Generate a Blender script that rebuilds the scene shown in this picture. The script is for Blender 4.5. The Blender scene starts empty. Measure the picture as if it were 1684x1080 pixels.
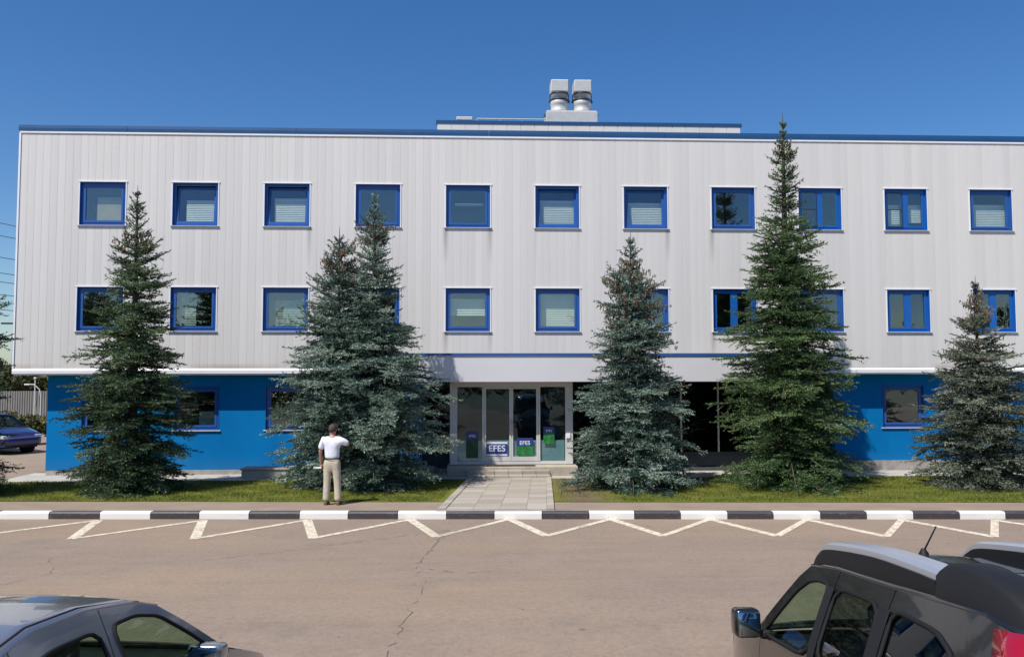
import bpy, bmesh, math, random
import numpy as np
from mathutils import Vector, Matrix
from mathutils.geometry import tessellate_polygon
R = math.radians
S = bpy.context.scene
COL = S.collection
random.seed(7)

# ------------------------------------------------------------------ camera, sky, sun, exposure
cam_d = bpy.data.cameras.new("camera")
cam = bpy.data.objects.new("camera", cam_d); COL.objects.link(cam)
cam_d.sensor_width = 36.0
cam_d.lens = 36.0 * 1370 / 1684
cam_d.clip_start = 0.05; cam_d.clip_end = 4000
cam.location = (0, 0, 2.82)
cam.matrix_world = Matrix.Translation((0, 0, 2.82)) @ Matrix.Rotation(-0.0441, 4, 'Z') @ Matrix.Rotation(math.pi/2 + 0.057, 4, 'X') @ Matrix.Rotation(-0.0013, 4, 'Z')
S.camera = cam

SUN_EL, SUN_AZ = R(57), R(45)          # azimuth measured left of the facade normal, sun behind the camera
sdir = Vector((-math.sin(SUN_AZ)*math.cos(SUN_EL), -math.cos(SUN_AZ)*math.cos(SUN_EL), math.sin(SUN_EL)))
world = bpy.data.worlds.new("World"); S.world = world; world.use_nodes = True
wn = world.node_tree; wn.nodes.clear()
wo = wn.nodes.new("ShaderNodeOutputWorld"); wb = wn.nodes.new("ShaderNodeBackground")
sky = wn.nodes.new("ShaderNodeTexSky"); sky.sky_type = 'NISHITA'; sky.sun_disc = False
sky.sun_elevation = SUN_EL; sky.sun_rotation = math.atan2(sdir.x, sdir.y)
sky.altitude = 0; sky.air_density = 1.0; sky.dust_density = 0.6; sky.ozone_density = 4.5
wb.inputs[1].default_value = 0.092
hs = wn.nodes.new("ShaderNodeHueSaturation"); hs.inputs['Saturation'].default_value = 1.27; hs.inputs['Hue'].default_value = 0.506; hs.inputs['Value'].default_value = 1.0
wn.links.new(sky.outputs[0], hs.inputs['Color']); wn.links.new(hs.outputs[0], wb.inputs[0]); wn.links.new(wb.outputs[0], wo.inputs[0])
sl = bpy.data.lights.new("sun", 'SUN'); sl.energy = 4.2; sl.angle = R(0.5); sl.color = (1.0, 0.955, 0.90)
so = bpy.data.objects.new("sun", sl); COL.objects.link(so)
so.rotation_euler = sdir.to_track_quat('Z', 'Y').to_euler(); so.location = (-20, -20, 40)
S.view_settings.view_transform = 'Standard'; S.view_settings.look = 'None'
S.view_settings.gamma = 1.0; S.view_settings.use_curve_mapping = False
S.view_settings.exposure = 0.42
try:
    S.cycles.max_bounces = 8; S.cycles.transparent_max_bounces = 12; S.cycles.caustics_reflective = False; S.cycles.caustics_refractive = False
except Exception: pass

# ------------------------------------------------------------------ helpers
def tag(o, label=None, cat=None, group=None, kind=None):
    if label: o['label'] = label
    if cat: o['category'] = cat
    if group: o['group'] = group
    if kind: o['kind'] = kind
    return o
def empty(name, loc=(0,0,0), rz=0.0, parent=None):
    o = bpy.data.objects.new(name, None); COL.objects.link(o); o.location = loc; o.rotation_euler = (0,0,rz)
    o.empty_display_size = 0.2
    if parent: o.parent = parent
    return o
def link(name, me, parent=None, loc=None):
    o = bpy.data.objects.new(name, me); COL.objects.link(o)
    if parent: o.parent = parent
    if loc is not None: o.location = loc
    return o
def copy_tree(o, parent=None):
    c = o.copy(); COL.objects.link(c)
    if parent: c.parent = parent
    for ch in list(o.children): copy_tree(ch, c)
    return c

class MB:
    def __init__(s): s.v=[]; s.f=[]; s.m=[]; s.sm=[]
    def add(s, vs, fs, mi=0, smooth=False):
        n=len(s.v); s.v+= [tuple(v) for v in vs]
        for f in fs: s.f.append(tuple(n+i for i in f)); s.m.append(mi); s.sm.append(smooth)
        return s
    def box(s, x0,x1,y0,y1,z0,z1, mi=0):
        vs=[(x0,y0,z0),(x1,y0,z0),(x1,y1,z0),(x0,y1,z0),(x0,y0,z1),(x1,y0,z1),(x1,y1,z1),(x0,y1,z1)]
        return s.add(vs,[(0,3,2,1),(4,5,6,7),(0,1,5,4),(1,2,6,5),(2,3,7,6),(3,0,4,7)],mi)
    def bbox(s, x0,x1,y0,y1,z0,z1, b=0.01, mi=0):      # box with chamfered edges
        bm=bmesh.new(); bmesh.ops.create_cube(bm,size=1)
        for v in bm.verts: v.co=Vector(((x0+x1)/2+v.co.x*(x1-x0),(y0+y1)/2+v.co.y*(y1-y0),(z0+z1)/2+v.co.z*(z1-z0)))
        bmesh.ops.bevel(bm,geom=bm.edges[:],offset=b,segments=1,affect='EDGES')
        bm.verts.index_update()
        s.add([v.co[:] for v in bm.verts],[tuple(v.index for v in f.verts) for f in bm.faces],mi); bm.free(); return s
    def prism(s, poly, y0, y1, mi=0, axis='y'):       # poly of 2d points extruded along an axis
        n=len(poly)
        def P(a,b,t):
            return {'y':(a,t,b),'x':(t,a,b),'z':(a,b,t)}[axis]
        vs=[P(a,b,y0) for a,b in poly]+[P(a,b,y1) for a,b in poly]
        fs=[tuple(range(n)),tuple(range(2*n-1,n-1,-1))]+[(i,i+n,(i+1)%n+n,(i+1)%n) for i in range(n)]
        return s.add(vs,fs,mi)
    def tube(s, pts, rad, n=8, mi=0, cap=True, smooth=True):
        pts=[Vector(p) for p in pts]
        if not hasattr(rad,'__len__'): rad=[rad]*len(pts)
        rings=[]; up=Vector((0,0,1))
        for i,p in enumerate(pts):
            d=(pts[min(i+1,len(pts)-1)]-pts[max(i-1,0)])
            if d.length<1e-9: d=Vector((0,0,1))
            d.normalize(); a=d.cross(up)
            if a.length<0.05: a=d.cross(Vector((1,0,0)))
            a.normalize(); b=a.cross(d)
            rings.append([p+(a*math.cos(2*math.pi*k/n)+b*math.sin(2*math.pi*k/n))*rad[i] for k in range(n)])
        vs=[v for r in rings for v in r]; fs=[]
        for i in range(len(pts)-1):
            for k in range(n): fs.append((i*n+k,i*n+(k+1)%n,(i+1)*n+(k+1)%n,(i+1)*n+k))
        s.add(vs,fs,mi,smooth)
        if cap:
            s.add(rings[0],[tuple(range(n))[::-1]],mi); s.add(rings[-1],[tuple(range(n))],mi)
        return s
    def lathe(s, prof, n=20, c=(0,0,0), mi=0, smooth=True, axis='z'):
        vs=[]; fs=[]
        for r,z in prof:
            for k in range(n):
                a=2*math.pi*k/n; x,y=r*math.cos(a),r*math.sin(a)
                vs.append((c[0]+x,c[1]+y,c[2]+z) if axis=='z' else (c[0]+x,c[1]+z,c[2]+y))
        for i in range(len(prof)-1):
            for k in range(n): fs.append((i*n+k,i*n+(k+1)%n,(i+1)*n+(k+1)%n,(i+1)*n+k))
        return s.add(vs,fs,mi,smooth)
    def grid(s, pts, mi=0, smooth=True):              # pts[i][j]
        m=len(pts[0]); vs=[p for r in pts for p in r]
        fs=[(i*m+j,i*m+j+1,(i+1)*m+j+1,(i+1)*m+j) for i in range(len(pts)-1) for j in range(m-1)]
        return s.add(vs,fs,mi,smooth)
    def mesh(s, name, mats):
        me=bpy.data.meshes.new(name); me.from_pydata(s.v,[],s.f)
        for m in (mats if isinstance(mats,(list,tuple)) else [mats]): me.materials.append(m)
        me.polygons.foreach_set('material_index',s.m); me.polygons.foreach_set('use_smooth',s.sm); me.update()
        return me
    def build(s, name, mats, parent=None, loc=None): return link(name, s.mesh(name,mats), parent, loc)

def fix_normals(o):
    bm=bmesh.new(); bm.from_mesh(o.data); bmesh.ops.recalc_face_normals(bm,faces=bm.faces); bm.to_mesh(o.data); bm.free(); return o

# ------------------------------------------------------------------ materials
def mat(name, col, rough=0.6, metal=0.0, spec=0.5, **kw):
    m=bpy.data.materials.new(name); m.use_nodes=True; b=m.node_tree.nodes['Principled BSDF']
    b.inputs['Base Color'].default_value=(*col,1); b.inputs['Roughness'].default_value=rough
    b.inputs['Metallic'].default_value=metal; b.inputs['Specular IOR Level'].default_value=spec
    for k,v in kw.items(): b.inputs[k.replace('_',' ')].default_value=v
    return m
class NT:
    def __init__(s,m): s.t=m.node_tree; s.b=m.node_tree.nodes.get('Principled BSDF')
    def n(s,t,**kw):
        x=s.t.nodes.new(t)
        for k,v in kw.items(): setattr(x,k,v)
        return x
    def l(s,a,b): s.t.links.new(a,b)
    def val(s,x,i,v):
        if hasattr(v,'is_linked') or hasattr(v,'links'): s.l(v,x.inputs[i])
        else: x.inputs[i].default_value=v
    def math(s,op,a,b=0.0,c=None,clamp=False):
        x=s.n('ShaderNodeMath',operation=op,use_clamp=clamp); s.val(x,0,a); s.val(x,1,b)
        if c is not None: s.val(x,2,c)
        return x.outputs[0]
    def pos(s): return s.n('ShaderNodeNewGeometry').outputs['Position']
    def xyz(s,v):
        x=s.n('ShaderNodeSeparateXYZ'); s.l(v,x.inputs[0]); return x.outputs
    def scale(s,v,sc):
        x=s.n('ShaderNodeMapping'); s.l(v,x.inputs[0]); x.inputs['Scale'].default_value=sc; return x.outputs[0]
    def noise(s,v,sc,det=4,rough=0.55):
        x=s.n('ShaderNodeTexNoise'); s.l(v,x.inputs['Vector']); x.inputs['Scale'].default_value=sc; x.inputs['Detail'].default_value=det; x.inputs['Roughness'].default_value=rough; return x.outputs['Fac']
    def ramp(s,f,stops):
        x=s.n('ShaderNodeValToRGB'); s.l(f,x.inputs[0]); e=x.color_ramp.elements
        while len(e)<len(stops): e.new(0.5)
        for q,(p,c) in zip(e,stops): q.position=p; q.color=(*c,1) if len(c)==3 else c
        return x.outputs[0]
    def mix(s,f,a,b,blend='MIX'):
        x=s.n('ShaderNodeMix',data_type='RGBA',blend_type=blend); s.val(x,0,f)
        for i,v in ((6,a),(7,b)):
            if isinstance(v,tuple): x.inputs[i].default_value=(*v,1)
            else: s.l(v,x.inputs[i])
        return x.outputs[2]
    def bump(s,h,strength=0.3,dist=0.01):
        x=s.n('ShaderNodeBump'); s.l(h,x.inputs['Height']); x.inputs['Strength'].default_value=strength; x.inputs['Distance'].default_value=dist; s.l(x.outputs[0],s.b.inputs['Normal'])
    def col(s,c): s.l(c,s.b.inputs['Base Color'])
def rgb(v): return (v,v,v)

X0, PW, WW = -10.662, 2.6114, 1.2893       # first window column, pitch, width
FY = 24.1                                   # facade plane
# facade cladding: light grey painted steel with run-off streaks below the window corners
M={}
m=mat('cladding',(0.72,0.71,0.72),0.45,spec=0.4); t=NT(m); p=t.pos(); x,y,z=t.xyz(p)
oi=t.n('ShaderNodeObjectInfo').outputs['Random']
c=t.ramp(oi,[(0,(0.652,0.624,0.584)),(0.5,(0.686,0.658,0.611)),(1,(0.720,0.691,0.647))])
big=t.noise(t.scale(p,(0.25,1,0.12)),1.0,3); c=t.mix(t.math('MULTIPLY',big,0.35),c,(0.60,0.585,0.60))
st=t.noise(t.scale(p,(9,1,0.22)),1.0,4,0.7); stm=t.ramp(st,[(0.50,rgb(0)),(0.75,rgb(1))])
c=t.mix(t.math('MULTIPLY',stm,0.11),c,(0.42,0.40,0.38))
def streak(edge):                           # narrow stains under the window corners
    fx=t.math('WRAP',t.math('SUBTRACT',x,X0+edge),PW/2,-PW/2); ax=t.math('ABSOLUTE',fx)
    return t.math('SUBTRACT',1.0,t.math('DIVIDE',ax,0.11),clamp=True)
def below(zb,ln):
    a=t.math('DIVIDE',t.math('SUBTRACT',z,zb-ln),ln); inside=t.math('LESS_THAN',z,zb)
    return t.math('MULTIPLY',t.math('MAXIMUM',a,0.0),inside)
sx=t.math('MAXIMUM',streak(-WW/2),streak(WW/2)); sz=t.math('MAXIMUM',below(7.14,1.1),below(4.1,0.9))
pick=t.ramp(t.noise(t.scale(p,(0.75,1,0.05)),1.3,1),[(0.48,rgb(0)),(0.62,rgb(1))])
sm_=t.math('MULTIPLY',t.math('MULTIPLY',sx,sz),t.math('MULTIPLY',pick,st))
c=t.mix(t.math('MULTIPLY',sm_,1.3,clamp=True),c,(0.20,0.18,0.16))
foot=t.math('MULTIPLY',t.math('SUBTRACT',1.0,t.math('DIVIDE',t.math('SUBTRACT',z,3.05),0.16),clamp=True),t.ramp(t.noise(t.scale(p,(0.5,1,0.5)),1.0,3),[(0.4,rgb(0)),(0.6,rgb(0.75))]))
c=t.mix(foot,c,(0.36,0.28,0.22))
t.col(c); t.bump(t.noise(t.scale(p,(1.2,1,0.5)),1.0,2),0.25,0.03); M['clad']=m

def simple(name,col,rough=0.6,var=0.12,sc=3.0,bump=0.0,bsc=40,**kw):
    m=mat(name,col,rough,**kw); t=NT(m); p=t.pos(); n=t.noise(p,sc,5,0.6)
    a=tuple(max(0,v*(1-var)) for v in col); b=tuple(min(1,v*(1+var)) for v in col)
    t.col(t.ramp(n,[(0.3,a),(0.7,b)]))
    if bump: t.bump(t.noise(p,bsc,3),bump,0.01)
    return m
M['trim']=simple('white_trim',(0.84,0.84,0.86),0.35,0.04)
M['sill']=simple('sill_sheet',(0.58,0.55,0.55),0.4,0.1)
M['backing']=mat('backing',(0.30,0.30,0.31),0.7)
M['bluecap']=simple('blue_coping',(0.018,0.075,0.19),0.35,0.1,1.0)
M['frame']=simple('blue_window_frame',(0.025,0.106,0.352),0.35,0.06,2.0)
M['frame2']=simple('bright_blue_frame',(0.009,0.110,0.405),0.35,0.06,2.0)
m=mat('blue_render',(0.003,0.115,0.33),0.8,spec=0.08); t=NT(m); p=t.pos()
c=t.ramp(t.noise(t.scale(p,(1,1,0.5)),0.9,5),[(0.3,(0.001,0.149,0.399)),(0.7,(0.002,0.185,0.479))])
xx,yy,zz=t.xyz(p)
dirt=t.math('MULTIPLY',t.math('SUBTRACT',1.0,t.math('DIVIDE',zz,0.55),clamp=True),t.noise(t.scale(p,(2,1,1)),2.0,5)); c=t.mix(t.math('MULTIPLY',dirt,0.45),c,(0.10,0.12,0.15))
t.col(c); t.bump(t.noise(p,60,3),0.25,0.004); M['blue']=m
M['plinth']=simple('plinth_concrete',(0.33,0.30,0.28),0.85,0.25,4.0,0.4,60)
M['blind_area']=simple('pale_concrete_strip',(0.40,0.38,0.33),0.9,0.2,2.0,0.3,50)
M['canopy']=simple('canopy_sheet',(0.66,0.65,0.66),0.4,0.04,0.6)
M['alu']=simple('grey_aluminium',(0.60,0.59,0.57),0.4,0.08,2.0)
M['tread']=simple('step_concrete',(0.40,0.35,0.28),0.85,0.18,3.0,0.4,50)
m=mat('slab_concrete',(0.30,0.28,0.25),0.85); t=NT(m); p=t.pos(); oi=t.n('ShaderNodeObjectInfo').outputs['Random']
c=t.ramp(oi,[(0,(0.31,0.27,0.215)),(0.5,(0.37,0.33,0.27)),(1,(0.43,0.385,0.32))])
c=t.mix(t.math('MULTIPLY',t.noise(p,5,6,0.65),0.35),c,(0.21,0.185,0.15)); t.col(c); t.bump(t.noise(p,80,3),0.3,0.005); M['slab']=m
M['wallint']=simple('interior_plaster',(0.30,0.30,0.28),0.9,0.1)
M['blind']=simple('white_blind',(0.80,0.82,0.76),0.6,0.06)
M['blind_beige']=simple('beige_blind',(0.46,0.39,0.27),0.7,0.08)
M['curtain']=simple('grey_green_curtain',(0.40,0.45,0.38),0.8,0.15,6)
M['rubber']=mat('black_rubber',(0.012,0.012,0.013),0.75,spec=0.2)
M['black']=mat('black_plastic',(0.012,0.012,0.013),0.6,spec=0.3)
M['steel']=simple('galvanised_steel',(0.52,0.52,0.50),0.55,0.08,6,metal=0.15)
M['darksteel']=mat('dark_steel',(0.05,0.06,0.07),0.5,0.5)
M['roofing']=simple('roof_felt',(0.12,0.12,0.12),0.9,0.2)
M['mat_dark']=simple('brown_door_mat',(0.05,0.035,0.028),0.95,0.2,40)

def glassmat(name, tint=(0.55,0.66,0.62), refl=0.34, gtint=(0.86,0.92,0.95), rough=0.005, wav=0.0):
    m=bpy.data.materials.new(name); m.use_nodes=True; t=m.node_tree; t.nodes.clear()
    o=t.nodes.new('ShaderNodeOutputMaterial'); mx=t.nodes.new('ShaderNodeMixShader'); tr=t.nodes.new('ShaderNodeBsdfTransparent'); g=t.nodes.new('ShaderNodeBsdfGlossy')
    tr.inputs[0].default_value=(*tint,1); g.inputs[0].default_value=(*gtint,1); g.inputs['Roughness'].default_value=rough
    fr=t.nodes.new('ShaderNodeLayerWeight'); fr.inputs['Blend'].default_value=0.5
    pw=t.nodes.new('ShaderNodeMath'); pw.operation='POWER'; t.links.new(fr.outputs['Facing'],pw.inputs[0]); pw.inputs[1].default_value=4.5
    ma=t.nodes.new('ShaderNodeMath'); ma.operation='MULTIPLY_ADD'; t.links.new(pw.outputs[0],ma.inputs[0]); ma.inputs[1].default_value=0.9; ma.inputs[2].default_value=refl+0.04; ma.use_clamp=True
    t.links.new(ma.outputs[0],mx.inputs[0]); t.links.new(tr.outputs[0],mx.inputs[1]); t.links.new(g.outputs[0],mx.inputs[2]); t.links.new(mx.outputs[0],o.inputs[0])
    if wav:
        ge=t.nodes.new('ShaderNodeNewGeometry'); no=t.nodes.new('ShaderNodeTexNoise'); no.inputs['Scale'].default_value=1.6; no.inputs['Detail'].default_value=1
        bu=t.nodes.new('ShaderNodeBump'); bu.inputs['Strength'].default_value=wav; bu.inputs['Distance'].default_value=0.02
        t.links.new(ge.outputs['Position'],no.inputs['Vector']); t.links.new(no.outputs['Fac'],bu.inputs['Height']); t.links.new(bu.outputs[0],g.inputs['Normal'])
    return m
M['glass']=glassmat('window_glass',(0.93,0.97,0.95),refl=0.085,wav=0.25)
M['glass_dark']=glassmat('entrance_glass',(0.74,0.86,0.88),0.02,(0.75,0.88,0.95),wav=0.2)
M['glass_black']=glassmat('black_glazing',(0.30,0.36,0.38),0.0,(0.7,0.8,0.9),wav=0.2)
M['glass_car']=glassmat('car_glass',(0.62,0.74,0.62),0.0,(0.8,0.85,0.9))
M['glass_tint']=glassmat('tinted_car_glass',(0.12,0.14,0.14),0.0,(0.8,0.85,0.9))

# ------------------------------------------------------------------ ground
def yk(x): return 17.73-0.0525*x          # back edge of the kerb
def yp(x): return 18.98-0.060*x           # pavement / lawn edge
def sheet(name, poly, z, m, cat=None, label=None, kind='structure', n=1):
    o=MB().add([(a,b,z) for a,b in poly],[tuple(range(len(poly)))]).build(name,m); tag(o,kind=kind)
    return o
M['land']=simple('far_ground',(0.13,0.13,0.08),0.95,0.25,0.2)
sheet('ground',[(-900,-900),(900,-900),(900,900),(-900,900)],-3.3,M['land'])
# asphalt
m=mat('asphalt',(0.15,0.13,0.115),0.9,spec=0.25); t=NT(m); p=t.pos(); x,y,z=t.xyz(p)
fine=t.noise(p,70,4,0.7); med=t.noise(t.scale(p,(0.8,1.1,1)),1.9,7,0.72); big=t.noise(t.scale(p,(0.16,0.32,1)),1.0,4,0.5)
c=t.ramp(med,[(0.25,(0.254,0.193,0.142)),(0.55,(0.293,0.224,0.169)),(0.8,(0.333,0.258,0.192))])
c=t.mix(t.ramp(big,[(0.45,rgb(0)),(0.70,rgb(0.6))]),c,(0.394,0.283,0.180))
c=t.mix(t.ramp(t.noise(t.scale(p,(0.35,2.2,1)),1.0,5,0.6),[(0.50,rgb(0)),(0.72,rgb(0.08))]),c,(0.195,0.139,0.102))
c=t.mix(t.ramp(t.noise(p,38,4,0.8),[(0.35,rgb(0.30)),(0.7,rgb(0.0))]),c,(0.128,0.095,0.070)); c=t.mix(t.math('MULTIPLY',fine,0.20),c,(0.150,0.112,0.081))
tr=t.noise(t.scale(p,(0.07,1.5,1)),1.0,3,0.5); c=t.mix(t.ramp(tr,[(0.52,rgb(0)),(0.60,rgb(0.12)),(0.68,rgb(0))]),c,(0.11,0.10,0.092))
g2=t.noise(p,13,6,0.85); c=t.mix(t.ramp(g2,[(0.30,rgb(0.55)),(0.52,rgb(0.0))]),c,(0.115,0.10,0.088)); c=t.mix(t.ramp(g2,[(0.55,rgb(0)),(0.75,rgb(0.45))]),c,(0.31,0.275,0.24))
ag=t.noise(p,110,2,0.9); c=t.mix(t.ramp(ag,[(0.55,rgb(0)),(0.75,rgb(0.45))]),c,(0.36,0.33,0.30))
st2_=t.ramp(t.noise(p,0.55,5,0.7),[(0.56,rgb(0)),(0.72,rgb(0.35))]); c=t.mix(st2_,c,(0.15,0.135,0.122))
sp=t.ramp(t.noise(p,2.6,3,0.8),[(0.70,rgb(0)),(0.74,rgb(0.55))]); c=t.mix(sp,c,(0.055,0.048,0.044))
t.col(c); t.bump(fine,0.35,0.006); M['asphalt']=m
m=mat('pavement_asphalt',(0.16,0.135,0.115),0.9,spec=0.2); t=NT(m); p=t.pos()
c=t.ramp(t.noise(t.scale(p,(0.6,1,1)),2.0,6,0.65),[(0.3,(0.242,0.189,0.144)),(0.7,(0.325,0.255,0.191))]); c=t.mix(t.math('MULTIPLY',t.noise(p,60,3,0.7),0.3),c,(0.097,0.078,0.059)); t.col(c); t.bump(t.noise(p,70,3),0.3,0.005); M['pave']=m
# road: parking bank in front of the camera falls towards the road, then level
prof=[(-30,-0.15),(-8,-0.15),(1.0,0.75),(3.2,0.12),(5.2,-0.115),(7.4,-0.32),(8.0,-0.34),(9.5,-0.20),(11.5,-0.155),(14,-0.15)]
def ground_z(y):
    return float(np.interp(y,[a for a,_ in prof],[b for _,b in prof]))
mb=MB(); xs=[-70,-40,-20,-10,0,10,20,40,70]
ys=sorted(set([a for a,_ in prof]+list(np.arange(2,14,0.75))))
rows=[[(x_,y_,ground_z(y_)) for x_ in xs] for y_ in ys]; rows.append([(x_,yk(x_)-0.10,-0.15) for x_ in xs])
mb.grid(rows); road=mb.build('road',M['asphalt']); tag(road,kind='structure')
mb=MB(); mb.add([(-70,yk(-70)-0.1,-0.01),(70,yk(70)-0.1,-0.01),(70,yp(70),-0.004),(-70,yp(-70),-0.004)],[(0,1,2,3)])
tag(mb.build('pavement',M['pave']),kind='structure')
# lawn soil
m=mat('lawn_soil',(0.10,0.12,0.03),0.95,spec=0.1); t=NT(m); p=t.pos(); x,y,z=t.xyz(p)
c=t.ramp(t.noise(p,1.7,6,0.7),[(0.25,(0.074,0.093,0.015)),(0.5,(0.135,0.150,0.025)),(0.75,(0.203,0.188,0.043))])
d=t.math('SUBTRACT',x,2.55); d=t.math('ABSOLUTE',d); bare=t.math('SUBTRACT',1.0,t.math('DIVIDE',d,0.9),clamp=True); bare=t.math('MULTIPLY',bare,t.math('ADD',t.noise(p,3,4),0.55),clamp=True)
c=t.mix(bare,c,(0.155,0.115,0.070)); t.col(c); t.bump(t.noise(p,35,4),0.8,0.03); M['soil']=m
sheet('lawn_ground',[(-70,yp(-70)),(70,yp(70)),(70,23.1),(-70,23.1)],0.0,M['soil'])
sheet('perimeter_paving',[(-12.9,23.1),(20.6,23.1),(20.6,25.2),(-12.9,25.2)],0.004,M['blind_area'])
sheet('yard',[(-70,23.1),(-12.9,23.1),(-12.9,70),(-70,70)],-0.012,M['pave'])
sheet('back_yard',[(-12.9,24.9),(70,24.9),(70,70),(-12.9,70)],-0.02,M['pave'])
sheet('side_lawn',[(20.6,23.1),(70,23.1),(70,24.9),(20.6,24.9)],-0.004,M['soil'])
o=MB().box(-16,-12.9,23.10,23.28,-0.02,0.10).build('lawn_edging',M['blind_area']); tag(o,'pale concrete edging at the left corner of the lawn','kerb edging')

# kerb of single painted stones
def paintmat(name,col,chip,chipcol=(0.30,0.28,0.26)):
    m=mat(name,col,0.6); t=NT(m); p=t.pos()
    k=t.ramp(t.noise(t.scale(p,(1.5,1.5,3)),5,6,0.75),[(chip,rgb(0)),(chip+0.06,rgb(0.7))])
    c=t.mix(k,col,chipcol); c=t.mix(t.math('MULTIPLY',t.noise(p,3,4),0.22),c,tuple(v*0.75 for v in col)); t.col(c); t.bump(t.noise(p,40,3),0.2,0.004); return m
M['kwhite']=paintmat('white_kerb_paint',(0.80,0.77,0.70),0.62)
M['kblack']=paintmat('black_kerb_paint',(0.050,0.043,0.045),0.55,(0.11,0.095,0.09))
kerb=empty('kerb',(0,0,0)); tag(kerb,kind='structure')
kx=[-9.96,-8.9,-7.83,-6.77,-5.75,-4.71,-3.65,-2.64,-1.6,-0.59,0.41,1.4,2.38,3.32,4.28,5.25,6.2,7.17,8.13,9.09,10.05,10.99]
while kx[0]>-22: kx.insert(0,kx[0]-1.04)
while kx[-1]<24: kx.append(kx[-1]+0.97)
i0=kx.index(-9.96)
km={}
for i in range(len(kx)-1):
    a,b=kx[i],kx[i+1]; white=((i-i0)%2==0); L=round((b-a),3)-0.012
    key=(white,round(L,2))
    if key not in km:
        q=MB(); w=0.17; pr=[(-w,-0.17),(-w,-0.035),(-w+0.03,0.0),(0,0.0),(0,-0.17)]
        q.prism(pr,0,L,axis='x'); me=q.mesh('kerb_stone',M['kwhite'] if white else M['kblack']); km[key]=me
    o=link('kerb_stone',km[key],kerb,(a+0.006,yk(a),random.uniform(-0.003,0.004))); o.rotation_euler=(0,random.uniform(-0.002,0.002),-0.0525)
bp=MB().add([(kx[0],yk(kx[0])-0.155,-0.158),(kx[-1],yk(kx[-1])-0.155,-0.158),(kx[-1],yk(kx[-1])-0.02,-0.02),(kx[0],yk(kx[0])-0.02,-0.02)],[(0,1,2,3)]).build('kerb_bedding',M['plinth'],kerb)

# zigzag road marking
m=mat('cream_road_paint',(0.62,0.55,0.40),0.8); t=NT(m); p=t.pos()
k=t.ramp(t.noise(p,9,6,0.75),[(0.47,rgb(0)),(0.62,rgb(0.85))]); c=t.mix(k,(0.66,0.58,0.43),(0.27,0.23,0.19))
xx,yy,zz=t.xyz(p)
fd=t.math('SUBTRACT',1.0,t.math('DIVIDE',t.math('ABSOLUTE',t.math('SUBTRACT',xx,-0.35)),0.75),clamp=True); c=t.mix(t.math('MULTIPLY',fd,t.noise(p,4,4)),c,(0.15,0.125,0.107)); t.col(c); M['line']=m
tops=[(-7.8+2*-2.15,18.03),(-7.8-2.15,17.93),(-7.8,17.80),(-5.62,17.68),(-3.47,17.61),(-1.34,17.57),(0.72,17.53),(2.82,17.42),(4.87,17.30),(6.86,17.16),(8.8,17.02),(10.68,16.88),(12.75,16.78),(14.85,16.67)]
bots=[(-9.6-2.15,16.02),(-9.6,15.93),(-7.39,15.83),(-5.13,15.72),(-2.97,15.66),(-0.71,15.68),(1.33,15.66),(3.5,15.56),(5.61,15.44),(7.6,15.28),(9.57,15.15),(11.7,15.04),(13.8,14.93)]
tops[0]=(-12.1,18.0)
pts=[]
for i,tp in enumerate(tops):
    pts.append(tp)
    if i<len(bots): pts.append(bots[i])
q=MB()
for i in range(len(pts)-1):
    a,b=Vector((*pts[i],0)),Vector((*pts[i+1],0)); d=(b-a).normalized(); n=Vector((-d.y,d.x,0)); w=0.07 if i%2 else 0.095
    a2,b2=a-d*0.02,b+d*0.02
    z=-0.146+0.002*(i%2)
    q.add([(v.x,v.y,z) for v in (a2-n*w,b2-n*w,b2+n*w,a2+n*w)],[(0,1,2,3)])
o=q.build('road_marking',M['line']); tag(o,kind='structure')
# cracks in the asphalt
q=MB(); rc=random.Random(5)
def crack(pl,w=0.007):
    P=[]
    for (a,b) in zip(pl[:-1],pl[1:]):
        n=max(2,int(math.hypot(b[0]-a[0],b[1]-a[1])/0.12))
        for k in range(n): P.append(Vector((a[0]+(b[0]-a[0])*k/n+rc.gauss(0,0.03),a[1]+(b[1]-a[1])*k/n+rc.gauss(0,0.03),0)))
    P.append(Vector((*pl[-1],0)))
    for i in range(len(P)-1):
        if rc.random()<0.22: continue
        d=(P[i+1]-P[i]).normalized(); n=Vector((-d.y,d.x,0)); w1=w*rc.uniform(0.3,1.3)
        z=lambda v: ground_z(v.y)+0.004
        q.add([(v.x,v.y,z(v)) for v in (P[i]-n*w1,P[i+1]-n*w1*0.7,P[i+1]+n*w1*0.7,P[i]+n*w1)],[(0,1,2,3)])
crack([(0.35,17.3),(-0.1,16.6),(-0.6,15.7),(-0.75,14.6),(-0.95,13.2),(-0.7,12.0),(-0.85,10.8),(-0.95,9.2)])
crack([(-0.5,16.3),(-1.6,15.6),(-2.6,15.0),(-3.4,14.4),(-4.4,13.9)])
crack([(-6.9,14.0),(-6.4,13.1),(-6.9,12.3),(-7.6,11.8)]); crack([(-0.95,13.2),(-0.2,12.8),(0.4,12.9)],0.008); crack([(3.2,16.9),(3.6,16.2),(4.6,15.8)],0.006)
tag(q.build('asphalt_cracks',mat('crack',(0.11,0.095,0.085),0.95)),kind='structure')

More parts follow.
